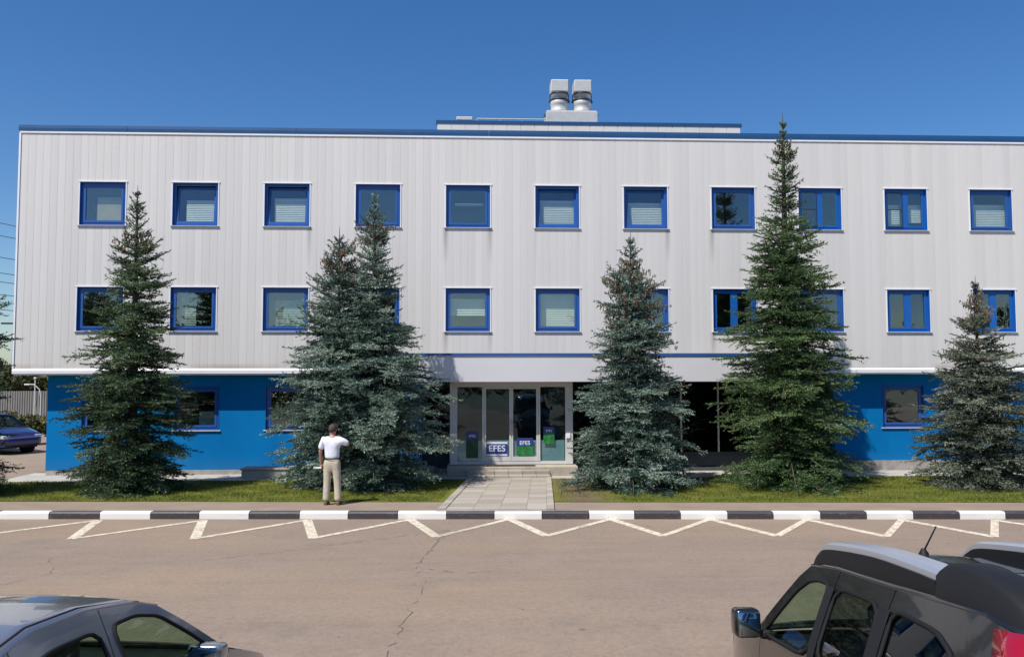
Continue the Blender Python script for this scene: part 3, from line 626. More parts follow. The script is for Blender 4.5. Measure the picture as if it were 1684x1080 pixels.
def spruce(seed,x,y,H,prof,lm,label,cones=(),dens=1.0,gap=0.0,coneK=1.0):
    rg=np.random.default_rng(seed); root=empty('spruce_tree',(x,y,0)); tag(root,label,'tree',group='spruces on the lawn')
    pz_=np.array([a for a,_ in prof]); pr=np.array([b for _,b in prof])
    # whorls
    zs=[];az=[];tl_=[];wf=[]
    z=0.22
    while z<H-0.22:
        n=rg.integers(9,13) if z<H*0.62 else rg.integers(6,9); off=rg.uniform(0,6.28); tone=rg.normal(0,0.09); wl=np.clip(rg.normal(1.0,0.13),0.72,1.2)
        for k in range(n):
            zs.append(z+rg.normal(0,0.035)); az.append(off+6.283*k/n+rg.normal(0,0.22)); tl_.append(tone+rg.normal(0,0.15)); wf.append(wl)
        z+=rg.uniform(0.14,0.23)*(1.0+gap*rg.uniform(0,1))
    zs=np.array(zs); az=np.array(az); tone=np.array(tl_); nb=len(zs); f=zs/H
    e=np.where(f<0.5,np.interp(f,[0,0.5],[R(-6),R(6)]),np.interp(f,[0.5,0.9,1.0],[R(6),R(38),R(58)]))+rg.normal(0,R(6),nb)
    Rad=np.interp(zs+np.interp(f,[0,.5,1],[0.0,0.1,0.2]),pz_,pr)
    L=Rad/np.maximum(np.cos(e),0.5)*np.clip(rg.normal(0.92,0.14,nb)*np.array(wf),0.45,1.18); L=np.maximum(L,0.10)
    droop=np.interp(f,[0,0.6,1],[0.34,0.27,0.05]); upc=np.interp(f,[0,0.6,1],[0.17,0.20,0.12])
    def bpos(b,s):
        r=L[b]*s*np.cos(e[b]); a=az[b]
        zz=zs[b]+L[b]*(np.sin(e[b])*s-droop[b]*s*s+upc[b]*s**3.5)
        return np.stack([r*np.cos(a),r*np.sin(a),np.maximum(zz,0.05)],-1)
    segs=[]  # p0,p1,age0,age1(0 in..1 tip),tone
    K=6
    for k in range(K):
        s0=k/K; s1=(k+1)/K; b=np.arange(nb)
        if k>=1: segs.append((bpos(b,np.full(nb,s0)),bpos(b,np.full(nb,s1)),np.full(nb,s0),tone))
    # twigs
    nt=np.maximum((L/0.039*dens).astype(int),5); b=np.repeat(np.arange(nb),nt)
    s=rg.uniform(0.04,0.99,len(b)); side=np.where(rg.random(len(b))<0.5,1,-1)
    p0=bpos(b,s); p1=bpos(b,np.minimum(s+0.03,1.03)); d=unit(p1-p0); up_=np.array([0,0,1.0]); lat=unit(np.cross(d,up_))*side[:,None]
    lt=np.clip((1.03-s)*L[b]*0.62,0.07,0.46)*rg.uniform(0.7,1.15,len(b))
    vert=rg.normal(0.04,0.15,len(b)); hang=rg.random(len(b))<0.16; vert=np.where(hang,vert-0.55,vert)
    td=unit(d*rg.uniform(0.45,0.85,len(b))[:,None]+lat*np.where(hang,0.35,1.0)[:,None]*rg.uniform(0.6,1,len(b))[:,None]+up_*vert[:,None])
    q1=p0+td*(lt*0.55)[:,None]; q2=q1+unit(td+up_*np.where(hang,-0.1,0.10)[:,None]+d*0.25)*(lt*0.45)[:,None]
    tt=tone[b]+rg.normal(0,0.10,len(b)); age=0.35+0.5*s
    segs.append((p0,q1,age,tt)); segs.append((q1,q2,age+0.25,tt))
    # sub twigs
    msk=lt>0.15; bi=np.nonzero(msk)[0]; ns=np.maximum((lt[bi]/0.062*dens).astype(int),2); ii=np.repeat(bi,ns)
    u=rg.uniform(0.15,0.95,len(ii)); sd=np.where(rg.random(len(ii))<0.5,1,-1)
    base=p0[ii]+(q2[ii]-p0[ii])*u[:,None]; tdi=unit(q2[ii]-p0[ii]); la=unit(np.cross(tdi,up_))*sd[:,None]
    l2=np.clip((1.1-u)*lt[ii]*0.5,0.05,0.17)
    dd=unit(tdi*0.75+la*0.8+up_*rg.normal(0.03,0.18,len(ii))[:,None]); segs.append((base,base+dd*l2[:,None],age[ii]+0.3,tt[ii]+rg.normal(0,0.08,len(ii))))
    A=np.concatenate([a for a,_,_,_ in segs]); Bv=np.concatenate([a for _,a,_,_ in segs]); ag=np.concatenate([a for _,_,a,_ in segs]); tn=np.concatenate([a for _,_,_,a in segs])
    ln=np.linalg.norm(Bv-A,axis=1); nn=np.maximum((ln/0.027).astype(int),2); idx=np.repeat(np.arange(len(A)),nn)
    v=rg.uniform(0,1.05,len(idx)); dirn=unit(Bv-A)[idx]; c=A[idx]+(Bv-A)[idx]*v[:,None]
    rnd=unit(rg.normal(0,1,(len(idx),3))+up_*0.35); rad_=unit(rnd-dirn*np.sum(rnd*dirn,1,keepdims=True))
    nl=rg.uniform(0.030,0.052,len(idx)); tip=c+(dirn*0.75+rad_*0.75)*nl[:,None]; w=unit(np.cross(dirn,rad_))*rg.uniform(0.009,0.016,len(idx))[:,None]
    back=c-dirn*0.008
    tri=np.stack([back-w,back+w,tip],1)
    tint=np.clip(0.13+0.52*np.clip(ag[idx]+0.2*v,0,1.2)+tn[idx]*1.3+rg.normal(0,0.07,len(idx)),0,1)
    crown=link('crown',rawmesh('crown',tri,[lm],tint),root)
    # limbs
    q=MB()
    for i in range(nb):
        if L[i]<0.25: continue
        r=0.006+0.011*L[i]; bb=np.array([i]*4); P_=bpos(bb,np.array([0,0.33,0.66,0.95])); q.tube([tuple(a) for a in P_],[r,r*0.75,r*0.5,r*0.25],4,cap=False)
    o=q.build('limbs',M['bark'],root); o['kind']='stuff'
    MB().tube([(0,0,-0.05),(0.01,0,H*0.3),(0,0.01,H*0.65),(0,0,H*0.9),(0.0,0,H+0.02)],[0.018*H,0.014*H,0.008*H,0.0035*H,0.004],9).build('trunk',M['bark'],root)
    # hanging cones
    if cones:
        q=MB()
        for z0,z1,cnt in cones:
            for _ in range(int(cnt*coneK)):
                cz=rg.uniform(z0,z1); i=int(np.argmin(abs(zs-cz)+rg.uniform(0,0.35,nb))); s_=rg.uniform(0.45,1.0); pp=bpos(np.array([i]),np.array([s_]))[0]
                pp=pp+rg.normal(0,0.035,3); h=rg.uniform(0.07,0.12); r=rg.uniform(0.013,0.019); tx,ty=rg.normal(0,0.02,2)
                q.tube([(pp[0],pp[1],pp[2]-0.01),(pp[0]+tx*0.4,pp[1]+ty*0.4,pp[2]-0.01-h*0.35),(pp[0]+tx,pp[1]+ty,pp[2]-0.01-h)],[r*0.5,r,r*0.35],5,cap=False)
        o=q.build('cones',M['cone'],root); o['kind']='stuff'
    return root,len(tri)
def pf(H,ya,rows,zpx=62.5,base=2.82,D=21.8):     # photo rows (y, half width) -> (z, radius)
    return sorted([(2.82+(618-yy_)/1370*D, hw/1370*D) for yy_,hw in rows]+[(H,0.04),(0.05,rows[-1][1]/1370*D*0.85)])
tot=0
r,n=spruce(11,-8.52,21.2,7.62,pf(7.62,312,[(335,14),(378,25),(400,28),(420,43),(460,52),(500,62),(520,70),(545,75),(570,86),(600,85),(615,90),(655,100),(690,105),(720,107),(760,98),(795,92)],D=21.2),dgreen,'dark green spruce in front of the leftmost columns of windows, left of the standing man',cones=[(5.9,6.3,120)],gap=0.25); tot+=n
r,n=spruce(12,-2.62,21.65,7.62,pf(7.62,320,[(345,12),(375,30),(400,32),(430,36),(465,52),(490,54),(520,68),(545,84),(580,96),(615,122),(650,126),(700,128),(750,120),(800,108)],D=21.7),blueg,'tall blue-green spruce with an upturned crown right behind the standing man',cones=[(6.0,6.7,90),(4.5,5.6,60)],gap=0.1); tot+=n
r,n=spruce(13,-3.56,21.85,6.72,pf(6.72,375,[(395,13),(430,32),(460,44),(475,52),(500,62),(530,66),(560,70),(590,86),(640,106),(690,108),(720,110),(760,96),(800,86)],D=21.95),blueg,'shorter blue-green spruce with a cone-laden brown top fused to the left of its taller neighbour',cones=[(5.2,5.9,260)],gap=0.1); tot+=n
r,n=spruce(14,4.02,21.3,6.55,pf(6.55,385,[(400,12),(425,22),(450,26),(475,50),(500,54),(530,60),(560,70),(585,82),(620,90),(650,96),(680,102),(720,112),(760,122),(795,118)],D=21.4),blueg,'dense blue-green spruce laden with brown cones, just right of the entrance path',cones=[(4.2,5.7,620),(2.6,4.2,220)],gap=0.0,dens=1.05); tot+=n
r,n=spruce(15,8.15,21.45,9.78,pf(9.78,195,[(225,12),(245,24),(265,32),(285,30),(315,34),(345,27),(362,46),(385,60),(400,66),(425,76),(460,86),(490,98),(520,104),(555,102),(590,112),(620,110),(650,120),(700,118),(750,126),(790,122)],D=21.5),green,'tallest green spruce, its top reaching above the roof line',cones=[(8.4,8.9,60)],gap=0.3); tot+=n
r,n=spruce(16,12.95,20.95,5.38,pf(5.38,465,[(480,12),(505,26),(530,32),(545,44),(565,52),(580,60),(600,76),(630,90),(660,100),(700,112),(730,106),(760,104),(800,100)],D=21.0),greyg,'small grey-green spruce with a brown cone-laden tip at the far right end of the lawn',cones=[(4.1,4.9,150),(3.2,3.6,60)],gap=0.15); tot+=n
r,n=spruce(17,-12.55,20.4,6.1,pf(6.1,400,[(420,20),(450,40),(500,66),(545,92),(570,84),(600,92),(650,94),(700,98),(760,106),(800,100)],D=20.4),dgreen,'dark spruce cut off by the left edge of the picture beyond the building corner',gap=0.25,dens=0.9); tot+=n
print('needles',tot)
# grass
rg=np.random.default_rng(3)
N=150000; gxs=rg.uniform(-19,21,N); u=rg.uniform(0,1,N); gys=(18.98-0.06*gxs)+u*(23.1-(18.98-0.06*gxs))
keep=~((gxs>-0.95+(gys-17.8)/5.35*0.6)&(gxs<1.80+(gys-17.8)/5.35*0.42)); keep&=~((abs(gxs-2.6)<0.75)&(rg.random(N)<0.8))
gxs,gys=gxs[keep],gys[keep]; N=len(gxs); h=rg.uniform(0.02,0.055,N)*(1+0.6*np.sin(gxs*3.1)*np.sin(gys*4.7+gxs)); a=rg.uniform(0,6.28,N); w=0.006
c=np.stack([gxs,gys,np.zeros(N)],-1); dx=np.stack([np.cos(a)*w,np.sin(a)*w,np.zeros(N)],-1); tip=c+np.stack([rg.normal(0,0.02,N),rg.normal(0,0.02,N),h],-1)
gm=leafmat('grass_blades',[(0,(0.068,0.087,0.011)),(0.5,(0.128,0.158,0.021)),(0.85,(0.216,0.222,0.040)),(1,(0.324,0.300,0.081))],0.6,0.35)
tn=np.clip(0.45+0.28*np.sin(gxs*1.3+2*np.sin(gys*2))*np.cos(gys*1.9)+rg.normal(0,0.22,N),0,1)
g=link('grass',rawmesh('grass',np.stack([c-dx,c+dx,tip],1),[gm],tn)); tag(g,'short mown yellow-green grass around the spruces on the lawn','grass',kind='stuff')

# broadleaf clump built of leaf quads
def leafcloud(name,blobs,lm,seed,size=0.09,n=4000,parent=None):
    rg=np.random.default_rng(seed); out=[]; tt=[]
    tot=sum(b[3]*b[4]*b[5] for b in blobs)
    for (bx,by,bz,rx,ry,rz) in blobs:
        k=int(n*rx*ry*rz/tot)+40; d=unit(rg.normal(0,1,(k,3))); r=rg.uniform(0.45,1.0,k)**0.5*(1+0.18*np.sin(d[:,0]*7+d[:,2]*9+bx*3))
        c=np.array([bx,by,bz])+d*r[:,None]*np.array([rx,ry,rz]); nn=unit(d+rg.normal(0,0.7,(k,3))); a=unit(np.cross(nn,rg.normal(0,1,(k,3)))); b=np.cross(nn,a); s=rg.uniform(0.6,1.3,k)[:,None]*size
        out.append(np.stack([c-a*s,c-b*s*0.6,c+a*s,c+b*s*0.6],1)); tt.append(np.clip(0.5+0.2*rg.normal(0,1,k)+0.25*np.sin(bx*2.3+by),0,1))
    return link(name,rawmesh(name,np.concatenate(out),[lm],np.concatenate(tt),4),parent)
bl1=leafmat('broadleaf_green',[(0,(0.022,0.040,0.010)),(0.5,(0.055,0.085,0.020)),(1,(0.115,0.145,0.040))],0.6,0.3)
bl2=leafmat('broadleaf_olive',[(0,(0.035,0.042,0.012)),(0.5,(0.085,0.090,0.028)),(1,(0.16,0.15,0.05))],0.6,0.3)
def btree(x,y,H,W,lm,seed,label,name='broadleaf_tree',group='trees beyond the yard fence',n=7000,size=0.16):
    r=empty(name,(x,y,-0.01)); tag(r,label,'tree' if name!='shrub' else 'shrub',group=group); rd=random.Random(seed)
    bl=[(rd.uniform(-.5,.5)*W,rd.uniform(-.4,.4)*W,H*rd.uniform(0.42,0.85),W*rd.uniform(.28,.45),W*rd.uniform(.28,.45),H*rd.uniform(.14,.24)) for _ in range(9)]
    leafcloud('crown',bl,lm,seed,size,n,r)
    q=MB(); q.tube([(0,0,0),(0.05,0,H*0.35),(0,0.05,H*0.7)],[0.035*H,0.025*H,0.01*H],7)
    for k in range(5): a=rd.uniform(0,6.28); q.tube([(0,0,H*0.3),(math.cos(a)*W*.3,math.sin(a)*W*.3,H*0.6)],[0.015*H,0.006*H],5)
    q.build('trunk',M['bark'],r); return r
specs=[(-37,56,4.3,4.4,bl1),(-33.3,54,4.1,4.0,bl2),(-30.0,55,4.2,4.2,bl1),(-26.9,53,3.6,3.6,bl2),(-24.0,56,4.2,4.2,bl1),(-20.5,55,4.2,4.0,bl1)]
labs=['dark green tree farthest left beyond the yard fence','olive tree beyond the fence behind the street lamps','green tree directly beyond the fence at the left edge','olive-green low tree beyond the fence near the building corner','green tree beyond the fence half hidden by the building corner','green tree beyond the fence hidden behind the blue wall corner']
for k,(a,b,c_,d_,e_) in enumerate(specs): btree(a,b,c_,d_,e_,30+k,labs[k])
# shrubs before the fence
for k,(a,b,c_,d_,lb) in enumerate([(-20.6,36.5,1.5,1.6,'rounded green shrub behind the parked blue car'),(-18.6,36.0,1.35,1.5,'brownish shrub by the corner of the blue wall'),(-22.8,38,1.6,2.2,'leafy shrub at the left edge before the fence')]):
    r=empty('shrub',(a,b,-0.01)); tag(r,lb,'shrub',group='shrubs before the yard fence'); rd=random.Random(60+k)
    leafcloud('foliage',[(rd.uniform(-.4,.4)*d_,rd.uniform(-.4,.4)*d_,c_*rd.uniform(.3,.7),d_*.35,d_*.35,c_*.3) for _ in range(6)],bl2 if k!=2 else bl1,60+k,0.08,3500,r)
    MB().tube([(0,0,0),(0,0,c_*.6)],[0.04,0.02],6).build('stem',M['bark'],r)
# corrugated fence
M['fence']=simple('fence_sheet',(0.22,0.21,0.19),0.6,0.1,2.0)
fn=empty('yard_fence',(-24,45,-0.01)); tag(fn,'grey ribbed sheet metal fence at the back of the yard','fence')
for k in range(20):
    xx_=-14+k*1.5; q=MB(); pr_=[]
    n_=12
    for i in range(n_): 
        u=i*1.48/n_; pr_+= [(xx_+u,0.0),(xx_+u+0.05,0.0),(xx_+u+0.06,-0.03),(xx_+u+0.11,-0.03)]
    ptsg=[[(a,b,0.05) for a,b in pr_],[(a,b,2.08) for a,b in pr_]]
    q.grid(ptsg,smooth=False); q.build('fence_sheet',M['fence'],fn)
for k in range(11): MB().box(-14+k*3-0.04,-14+k*3+0.04,0.03,0.11,0,2.1).build('fence_post',M['darksteel'],fn)
# street lamps
def lamp(x,y,H,lab,curved):
    l=empty('street_lamp',(x,y,-0.01)); tag(l,lab,'street lamp',group='lamp posts in the side yard')
    if curved: MB().tube([(0,0,0),(0,0,H*0.75),(-0.08,0,H*0.9),(-0.35,0,H),(-0.6,0,H*1.0)],[0.04,0.03,0.025,0.025,0.02],8).build('pole',M['alu'],l); MB().bbox(-0.80,-0.55,-0.05,0.05,H-0.03,H+0.03,0.01).build('lamp_head',M['trim'],l)
    else: MB().tube([(0,0,0),(0,0,H)],[0.035,0.026],8).build('pole',M['alu'],l); MB().tube([(0,0,H),(0,0,H+0.06)],[0.07,0.05],8).build('cap',M['alu'],l)
    MB().lathe([(0.10,0),(0.10,0.3),(0.07,0.34)],8).build('base_sleeve',M['alu'],l)
lamp(-20.57,40,2.75,'straight white post in the side yard, right of the curved one',False); lamp(-21.3,42,2.45,'thin curved-arm lamp post in the side yard, left of the straight white post',True)
# utility pole and power lines behind the left corner
up_=empty('utility_pole',(-32.4,60,-3.3)); tag(up_,'dark pole beside the left edge of the building','utility pole')
MB().tube([(0,0,0),(0,0,10.5)],[0.14,0.09],8).build('pole',M['darksteel'],up_); MB().box(-0.9,0.9,-0.06,0.06,9.8,9.92).build('crossarm',M['darksteel'],up_)
def pylon(x,y,H,lab):
    p=empty('power_pylon',(x,y,-3.3)); tag(p,lab,'pylon',group='pylons of the power line')
    q=MB(); w=1.6
    for sx in(-1,1):
        for sy in(-1,1): q.tube([(sx*w,sy*w,0),(sx*0.3,sy*0.3,H)],0.07,4)
    for k in range(10):
        a,b=k/10,(k+1)/10; wa,wb=w+(0.3-w)*a,w+(0.3-w)*b; s=1 if k%2 else -1
        for sy in(-1,1): q.tube([(s*wa,sy*wa,H*a),(-s*wb,sy*wb,H*b)],0.035,4); q.tube([(sy*wa,s*wa,H*a),(sy*wb,-s*wb,H*b)],0.035,4)
    q.build('lattice_tower',M['darksteel'],p)
    for z_,l_ in ((H-0.3,1.6),(H*0.78,2.4),(H*0.6,2.0)): MB().box(-l_,l_,-0.08,0.08,z_-0.08,z_+0.08).build('crossarm',M['darksteel'],p)
A0=np.array([-40.5,40.3]); A1=np.array([-4.0,150.9])
pylon(A0[0],A0[1],18,'near lattice pylon left of the picture'); pylon(A1[0],A1[1],18,'far lattice pylon hidden behind the building')
HZ=[370,393,430,452,468,490,500,513]
for k,yy_ in enumerate(HZ):
    h=2.82+(618-yy_)/1370*60+0.0; off=(k%3-1)*0.5
    q=MB(); P_=[]
    for i in range(13):
        f_=i/12; pt=A0+(A1-A0)*f_; sag=4*0.25*f_*(1-f_)*1.2; P_.append((pt[0]+off,pt[1],h+0.35-sag+0.0))
    q.tube(P_,0.022,4,cap=False); o=q.build('power_cable',M['darksteel']); tag(o,['topmost','second from the top','third from the top','fourth from the top','fifth from the top','sixth from the top','seventh from the top','lowest'][k]+' of the thin overhead cables crossing the sky left of the building','cable',group='overhead power cables')
# tree belt behind the camera, seen only in window reflections
blobs=[]; rd=random.Random(4)
for k in range(46):
    xx_=-75+k*3.4; Hh=rd.uniform(5,9.5); blobs.append((xx_,-52+rd.uniform(-3,3),Hh*0.55,3.0,3.0,Hh*0.5))
o=leafcloud('treeline',blobs,bl1,9,0.24,60000); tag(o,'belt of broadleaf trees across the road, mirrored in the windows','trees',kind='stuff')

# ------------------------------------------------------------------ cars
def tess(outer,holes,cutx,cutz):
    polys=[[Vector((a,b,0)) for a,b in outer]]+[[Vector((a,b,0)) for a,b in h] for h in holes]
    flat=[v for p_ in polys for v in p_]; tr=tessellate_polygon(polys)
    bm=bmesh.new(); vs=[bm.verts.new(v) for v in flat]
    for a,b,c in tr:
        try: bm.faces.new((vs[a],vs[b],vs[c]))
        except ValueError: pass
    bmesh.ops.remove_doubles(bm,verts=bm.verts,dist=1e-5)
    for x_ in cutx: bmesh.ops.bisect_plane(bm,geom=bm.verts[:]+bm.edges[:]+bm.faces[:],plane_co=(x_,0,0),plane_no=(1,0,0))
    for z_ in cutz: bmesh.ops.bisect_plane(bm,geom=bm.verts[:]+bm.edges[:]+bm.faces[:],plane_co=(0,z_,0),plane_no=(0,1,0))
    return bm
def mapped(bm,f,name,mats,parent,thick=0.0,keep=None,smooth=True):
    thick=0.0
    b=bm.copy()
    if keep:
        dl=[fc for fc in b.faces if not keep(fc.calc_center_median())]
        bmesh.ops.delete(b,geom=dl,context='FACES')
    nrm=[]
    for v in b.verts:
        x_,z_=v.co.x,v.co.y; p0=Vector(f(x_,z_)); e_=0.03
        tx=Vector(f(x_+e_,z_))-Vector(f(x_-e_,z_)); tz=Vector(f(x_,z_+e_))-Vector(f(x_,z_-e_)); n_=tx.cross(tz)
        if n_.y*p0.y<0: n_.negate()
        nrm.append(n_.normalized()); v.co=p0
    b.faces.ensure_lookup_table()
    for fc in b.faces:
        fc.normal_update()
        if fc.normal.y*fc.calc_center_median().y<0: fc.normal_flip()
    me=bpy.data.meshes.new(name); b.to_mesh(me); b.free()
    for m in mats: me.materials.append(m)
    me.polygons.foreach_set('use_smooth',[smooth]*len(me.polygons)); me.normals_split_custom_set_from_vertices([tuple(n_) for n_ in nrm])
    o=link(name,me,parent)
    if thick:
        s=o.modifiers.new('solid','SOLIDIFY'); s.thickness=thick; s.offset=0
    return o
def paint(name,col,dust=0.15,flake=0.35):
    m=mat(name,col,0.32,metal=flake,spec=0.5,Coat_Weight=0.8,Coat_Roughness=0.04); t=NT(m); p=t.pos()
    k=t.math('MULTIPLY',t.noise(p,5,5,0.6),dust); t.col(t.mix(k,col,(0.30,0.27,0.23))); t.l(t.math('ADD',t.math('MULTIPLY',t.noise(p,9,4),0.08),0.16),t.b.inputs['Roughness']); return m
def car(name,spec,loc,heading,pitch,label):
    # car frame: x forward, y left, z up; origin under the windscreen header
    root=empty(name,loc); root.rotation_euler=(Matrix.Rotation(heading,3,'Z')@Matrix.Rotation(pitch,3,'Y')).to_euler(); tag(root,label,'car')
    s=spec; pm_=s['paint']; out=s['outline']; zbelt=s['belt']; ztop=s['ztop']
    xmn,xmx=min(a for a,_ in out),max(a for a,_ in out); cx=(xmn+xmx)/2; hl=(xmx-xmn)/2; hw=s['hw']; rw=s['rw']
    def lat(x_,z_):
        if z_>zbelt: w=hw-0.05-(hw-0.05-rw)*((z_-zbelt)/(ztop-zbelt))**1.15
        else: u_=(z_-0.2)/(zbelt-0.2); w=hw-0.05*max(0,u_)**3-0.04*(1-max(0,min(1,u_)))**2+0.0
        tp=abs((x_-cx)/hl); return w*(1-0.16*tp**5)
    SW,SH=s['side_windows'],s.get('door_x',[])
    cutx=sorted(set([round(v,3) for v in np.arange(xmn,xmx,0.12)]+[d+e_ for d in SH for e_ in(-0.004,0.004)])); cutz=list(np.arange(0.3,ztop,0.09))
    def chk(P_,it=2):
        for _ in range(it):
            Q=[]
            for a,b in zip(P_,P_[1:]+P_[:1]): Q+= [(a[0]*0.86+b[0]*0.14,a[1]*0.86+b[1]*0.14),(a[0]*0.14+b[0]*0.86,a[1]*0.14+b[1]*0.86)]
            P_=Q
        return P_
    SW=[chk(h) for h in SW]
    bm=tess(out,SW,cutx,cutz)
    for sgn,nm in ((1,'left'),(-1,'right')):
        F=lambda a,b,o_=0.0: (a,sgn*(lat(a,b)+o_),b)
        ip=mapped(bm,lambda a,b,sgn=sgn:(a,sgn*(lat(a,b)-0.014),b),'inner_panel',[M['black']],root)
        edges=[-99]+SH+[99]
        for i in range(len(edges)-1):
            lo,hi=edges[i],edges[i+1]
            kp=lambda c_,lo=lo,hi=hi:(c_.x>lo+0.004 and c_.x<hi-0.004)
            isdoor=0<i<len(edges)-2
            mapped(bm,F,'door' if isdoor else ('rear_wing' if i==0 else 'front_wing'),[pm_],root,0.03,kp)
        for h in SW:
            b2=tess(h,[],cutx,cutz); mapped(b2,lambda a,b:(a,sgn*(lat(a,b)-0.004),b),'side_window',[s.get('glass',M['glass_car']) if h is SW[0] else s.get('glass_rear',M['glass_car'])],root); b2.free()
            q=MB(); ring_=[F(a,b,0.004) for a,b in h]; ring_.append(ring_[0]); ring_.append(ring_[1]); q.tube(ring_,0.013,6,cap=False); q.build('window_seal',M['rubber'],root)
    bm.free()
    for pq in s.get('pillars',[]):
        b2=tess(pq,[],cutx,cutz)
        for sgn in(-1,1): mapped(b2,lambda a,b,sgn=sgn:(a,sgn*(lat(a,b)+0.018),b),'pillar_trim',[M['black']],root)
        b2.free()
    # top skin from the outline
    def skin(nm,pts,m,crown=0.03,inset=0.0,n=10,off=0.0,th=0.0,span=(-1,1)):
        # resample
        P_=[]
        for (a,b) in zip(pts[:-1],pts[1:]):
            k=max(1,int(math.hypot(b[0]-a[0],b[1]-a[1])/0.15))
            for i in range(k): P_.append((a[0]+(b[0]-a[0])*i/k,a[1]+(b[1]-a[1])*i/k))
        P_.append(pts[-1]); g=[]
        for i,(x_,z_) in enumerate(P_):
            a=P_[max(0,i-1)]; b=P_[min(len(P_)-1,i+1)]; tx,tz=b[0]-a[0],b[1]-a[1]; l_=math.hypot(tx,tz); nx,nz=(-tz/l_,tx/l_)
            if nz<-0.2 or (abs(nz)<0.2 and nx*(x_-cx)<0): nx,nz=-nx,-nz
            w=lat(x_,z_)-inset; row=[]
            for j in range(n+1):
                u_=span[0]+(span[1]-span[0])*j/n; c_=crown*(1-abs(u_)**2.4)+off; row.append((x_+nx*c_,u_*w,z_+nz*c_))
            g.append(row)
        q=MB(); q.grid(g); o=q.build(nm,m,root); fix_normals(o)
        if th: md_=o.modifiers.new('solid','SOLIDIFY'); md_.thickness=th; md_.offset=0
        return o
    for nm,i0_,i1_,kind_ in s['skins']:
        pts_=out[i0_:i1_+1]
        if kind_=='glass': skin(nm,pts_,s.get('glass_ws',M['glass_car']),0.04)
        else: skin(nm,pts_,pm_ if kind_=='paint' else M['black'],s.get('crown',0.035) if kind_=='paint' else 0.03,th=0.02)
    # floor and cabin
    q=MB(); q.box(xmn+0.25,xmx-0.25,-hw+0.12,hw-0.12,0.22,0.30); q.build('floor_pan',M['black'],root)
    q=MB(); q.box(s['cab'][0],s['cab'][1],-hw+0.10,hw-0.10,0.30,0.34)
    q.build('cabin_floor',M['black'],root)
    q=MB(); q.bbox(s['cab'][1]-0.15,s['cab'][1]+0.35,-hw+0.12,hw-0.12,zbelt-0.18,zbelt-0.02,0.03); q.build('dashboard',M['black'],root)
    for yy_ in (-0.37,0.37):
        for xx_ in s['seats']:
            q=MB(); q.bbox(xx_-0.28,xx_+0.25,yy_-0.25,yy_+0.25,0.42,0.56,0.04); q.bbox(xx_-0.40,xx_-0.26,yy_-0.24,yy_+0.24,0.50,zbelt+0.12,0.05); q.bbox(xx_-0.40,xx_-0.30,yy_-0.13,yy_+0.13,zbelt+0.16,zbelt+0.34,0.04); q.build('seat',s.get('seatm',M['seat']),root)
    q=MB(); q.lathe([(0.175,-0.015),(0.19,0.0),(0.175,0.015)],20,(0,0,0)); st=q.build('steering_wheel',M['black'],root); st.location=(s['cab'][1]-0.30,0.37,zbelt-0.06); st.rotation_euler=(0,R(-65),0)
    for wx in s['wheels']:
        for sg in(-1,1):
            w=empty('wheel',(wx,sg*(hw-0.13),s['wr']),parent=root); wr=s['wr']
            MB().lathe([(wr*0.62,-0.10),(wr*0.9,-0.11),(wr,-0.08),(wr,0.08),(wr*0.9,0.11),(wr*0.62,0.10)],28,axis='y').build('tyre',M['rubber'],w)
            q=MB(); q.lathe([(wr*0.62,-0.09),(wr*0.58,0.02*sg),(0.05,0.05*sg),(0.001,0.06*sg)],20,axis='y'); q.build('rim',M['steel'],w)
            MB().lathe([(wr*1.12,-0.14),(wr*1.12,0.10)],24,axis='y').build('wheel_arch',M['black'],w)
    return root,lat
M['seat']=simple('grey_seat_fabric',(0.10,0.11,0.10),0.9,0.2,20)
M['lens_red']=mat('red_lamp',(0.30,0.004,0.015),0.12,Coat_Weight=1.0); M['lens_red2']=mat('red_reflector',(0.42,0.012,0.02),0.25,Coat_Weight=1.0); M['lens_clear']=mat('clear_lamp',(0.6,0.62,0.65),0.1,metal=0.5); M['mirror']=mat('mirror_glass',(0.34,0.42,0.50),0.02,metal=1.0); M['plate']=mat('number_plate',(0.7,0.7,0.68),0.5)
def arch(cx_,r,n=9): return [(cx_+r*math.cos(math.pi*k/(n-1)),0.30+ (r)*math.sin(math.pi*k/(n-1))) for k in range(n)]
def rounded(x0,x1,y0,y1,z0,z1,r=0.03,seg=3):
    bm=bmesh.new(); bmesh.ops.create_cube(bm,size=1)
    for v in bm.verts: v.co=Vector(((x0+x1)/2+v.co.x*(x1-x0),(y0+y1)/2+v.co.y*(y1-y0),(z0+z1)/2+v.co.z*(z1-z0)))
    bmesh.ops.bevel(bm,geom=bm.edges[:],offset=r,segments=seg,affect='EDGES',profile=0.5); bm.verts.index_update()
    q=MB(); q.add([v.co[:] for v in bm.verts],[tuple(v.index for v in f.verts) for f in bm.faces],0,True); bm.free(); return q

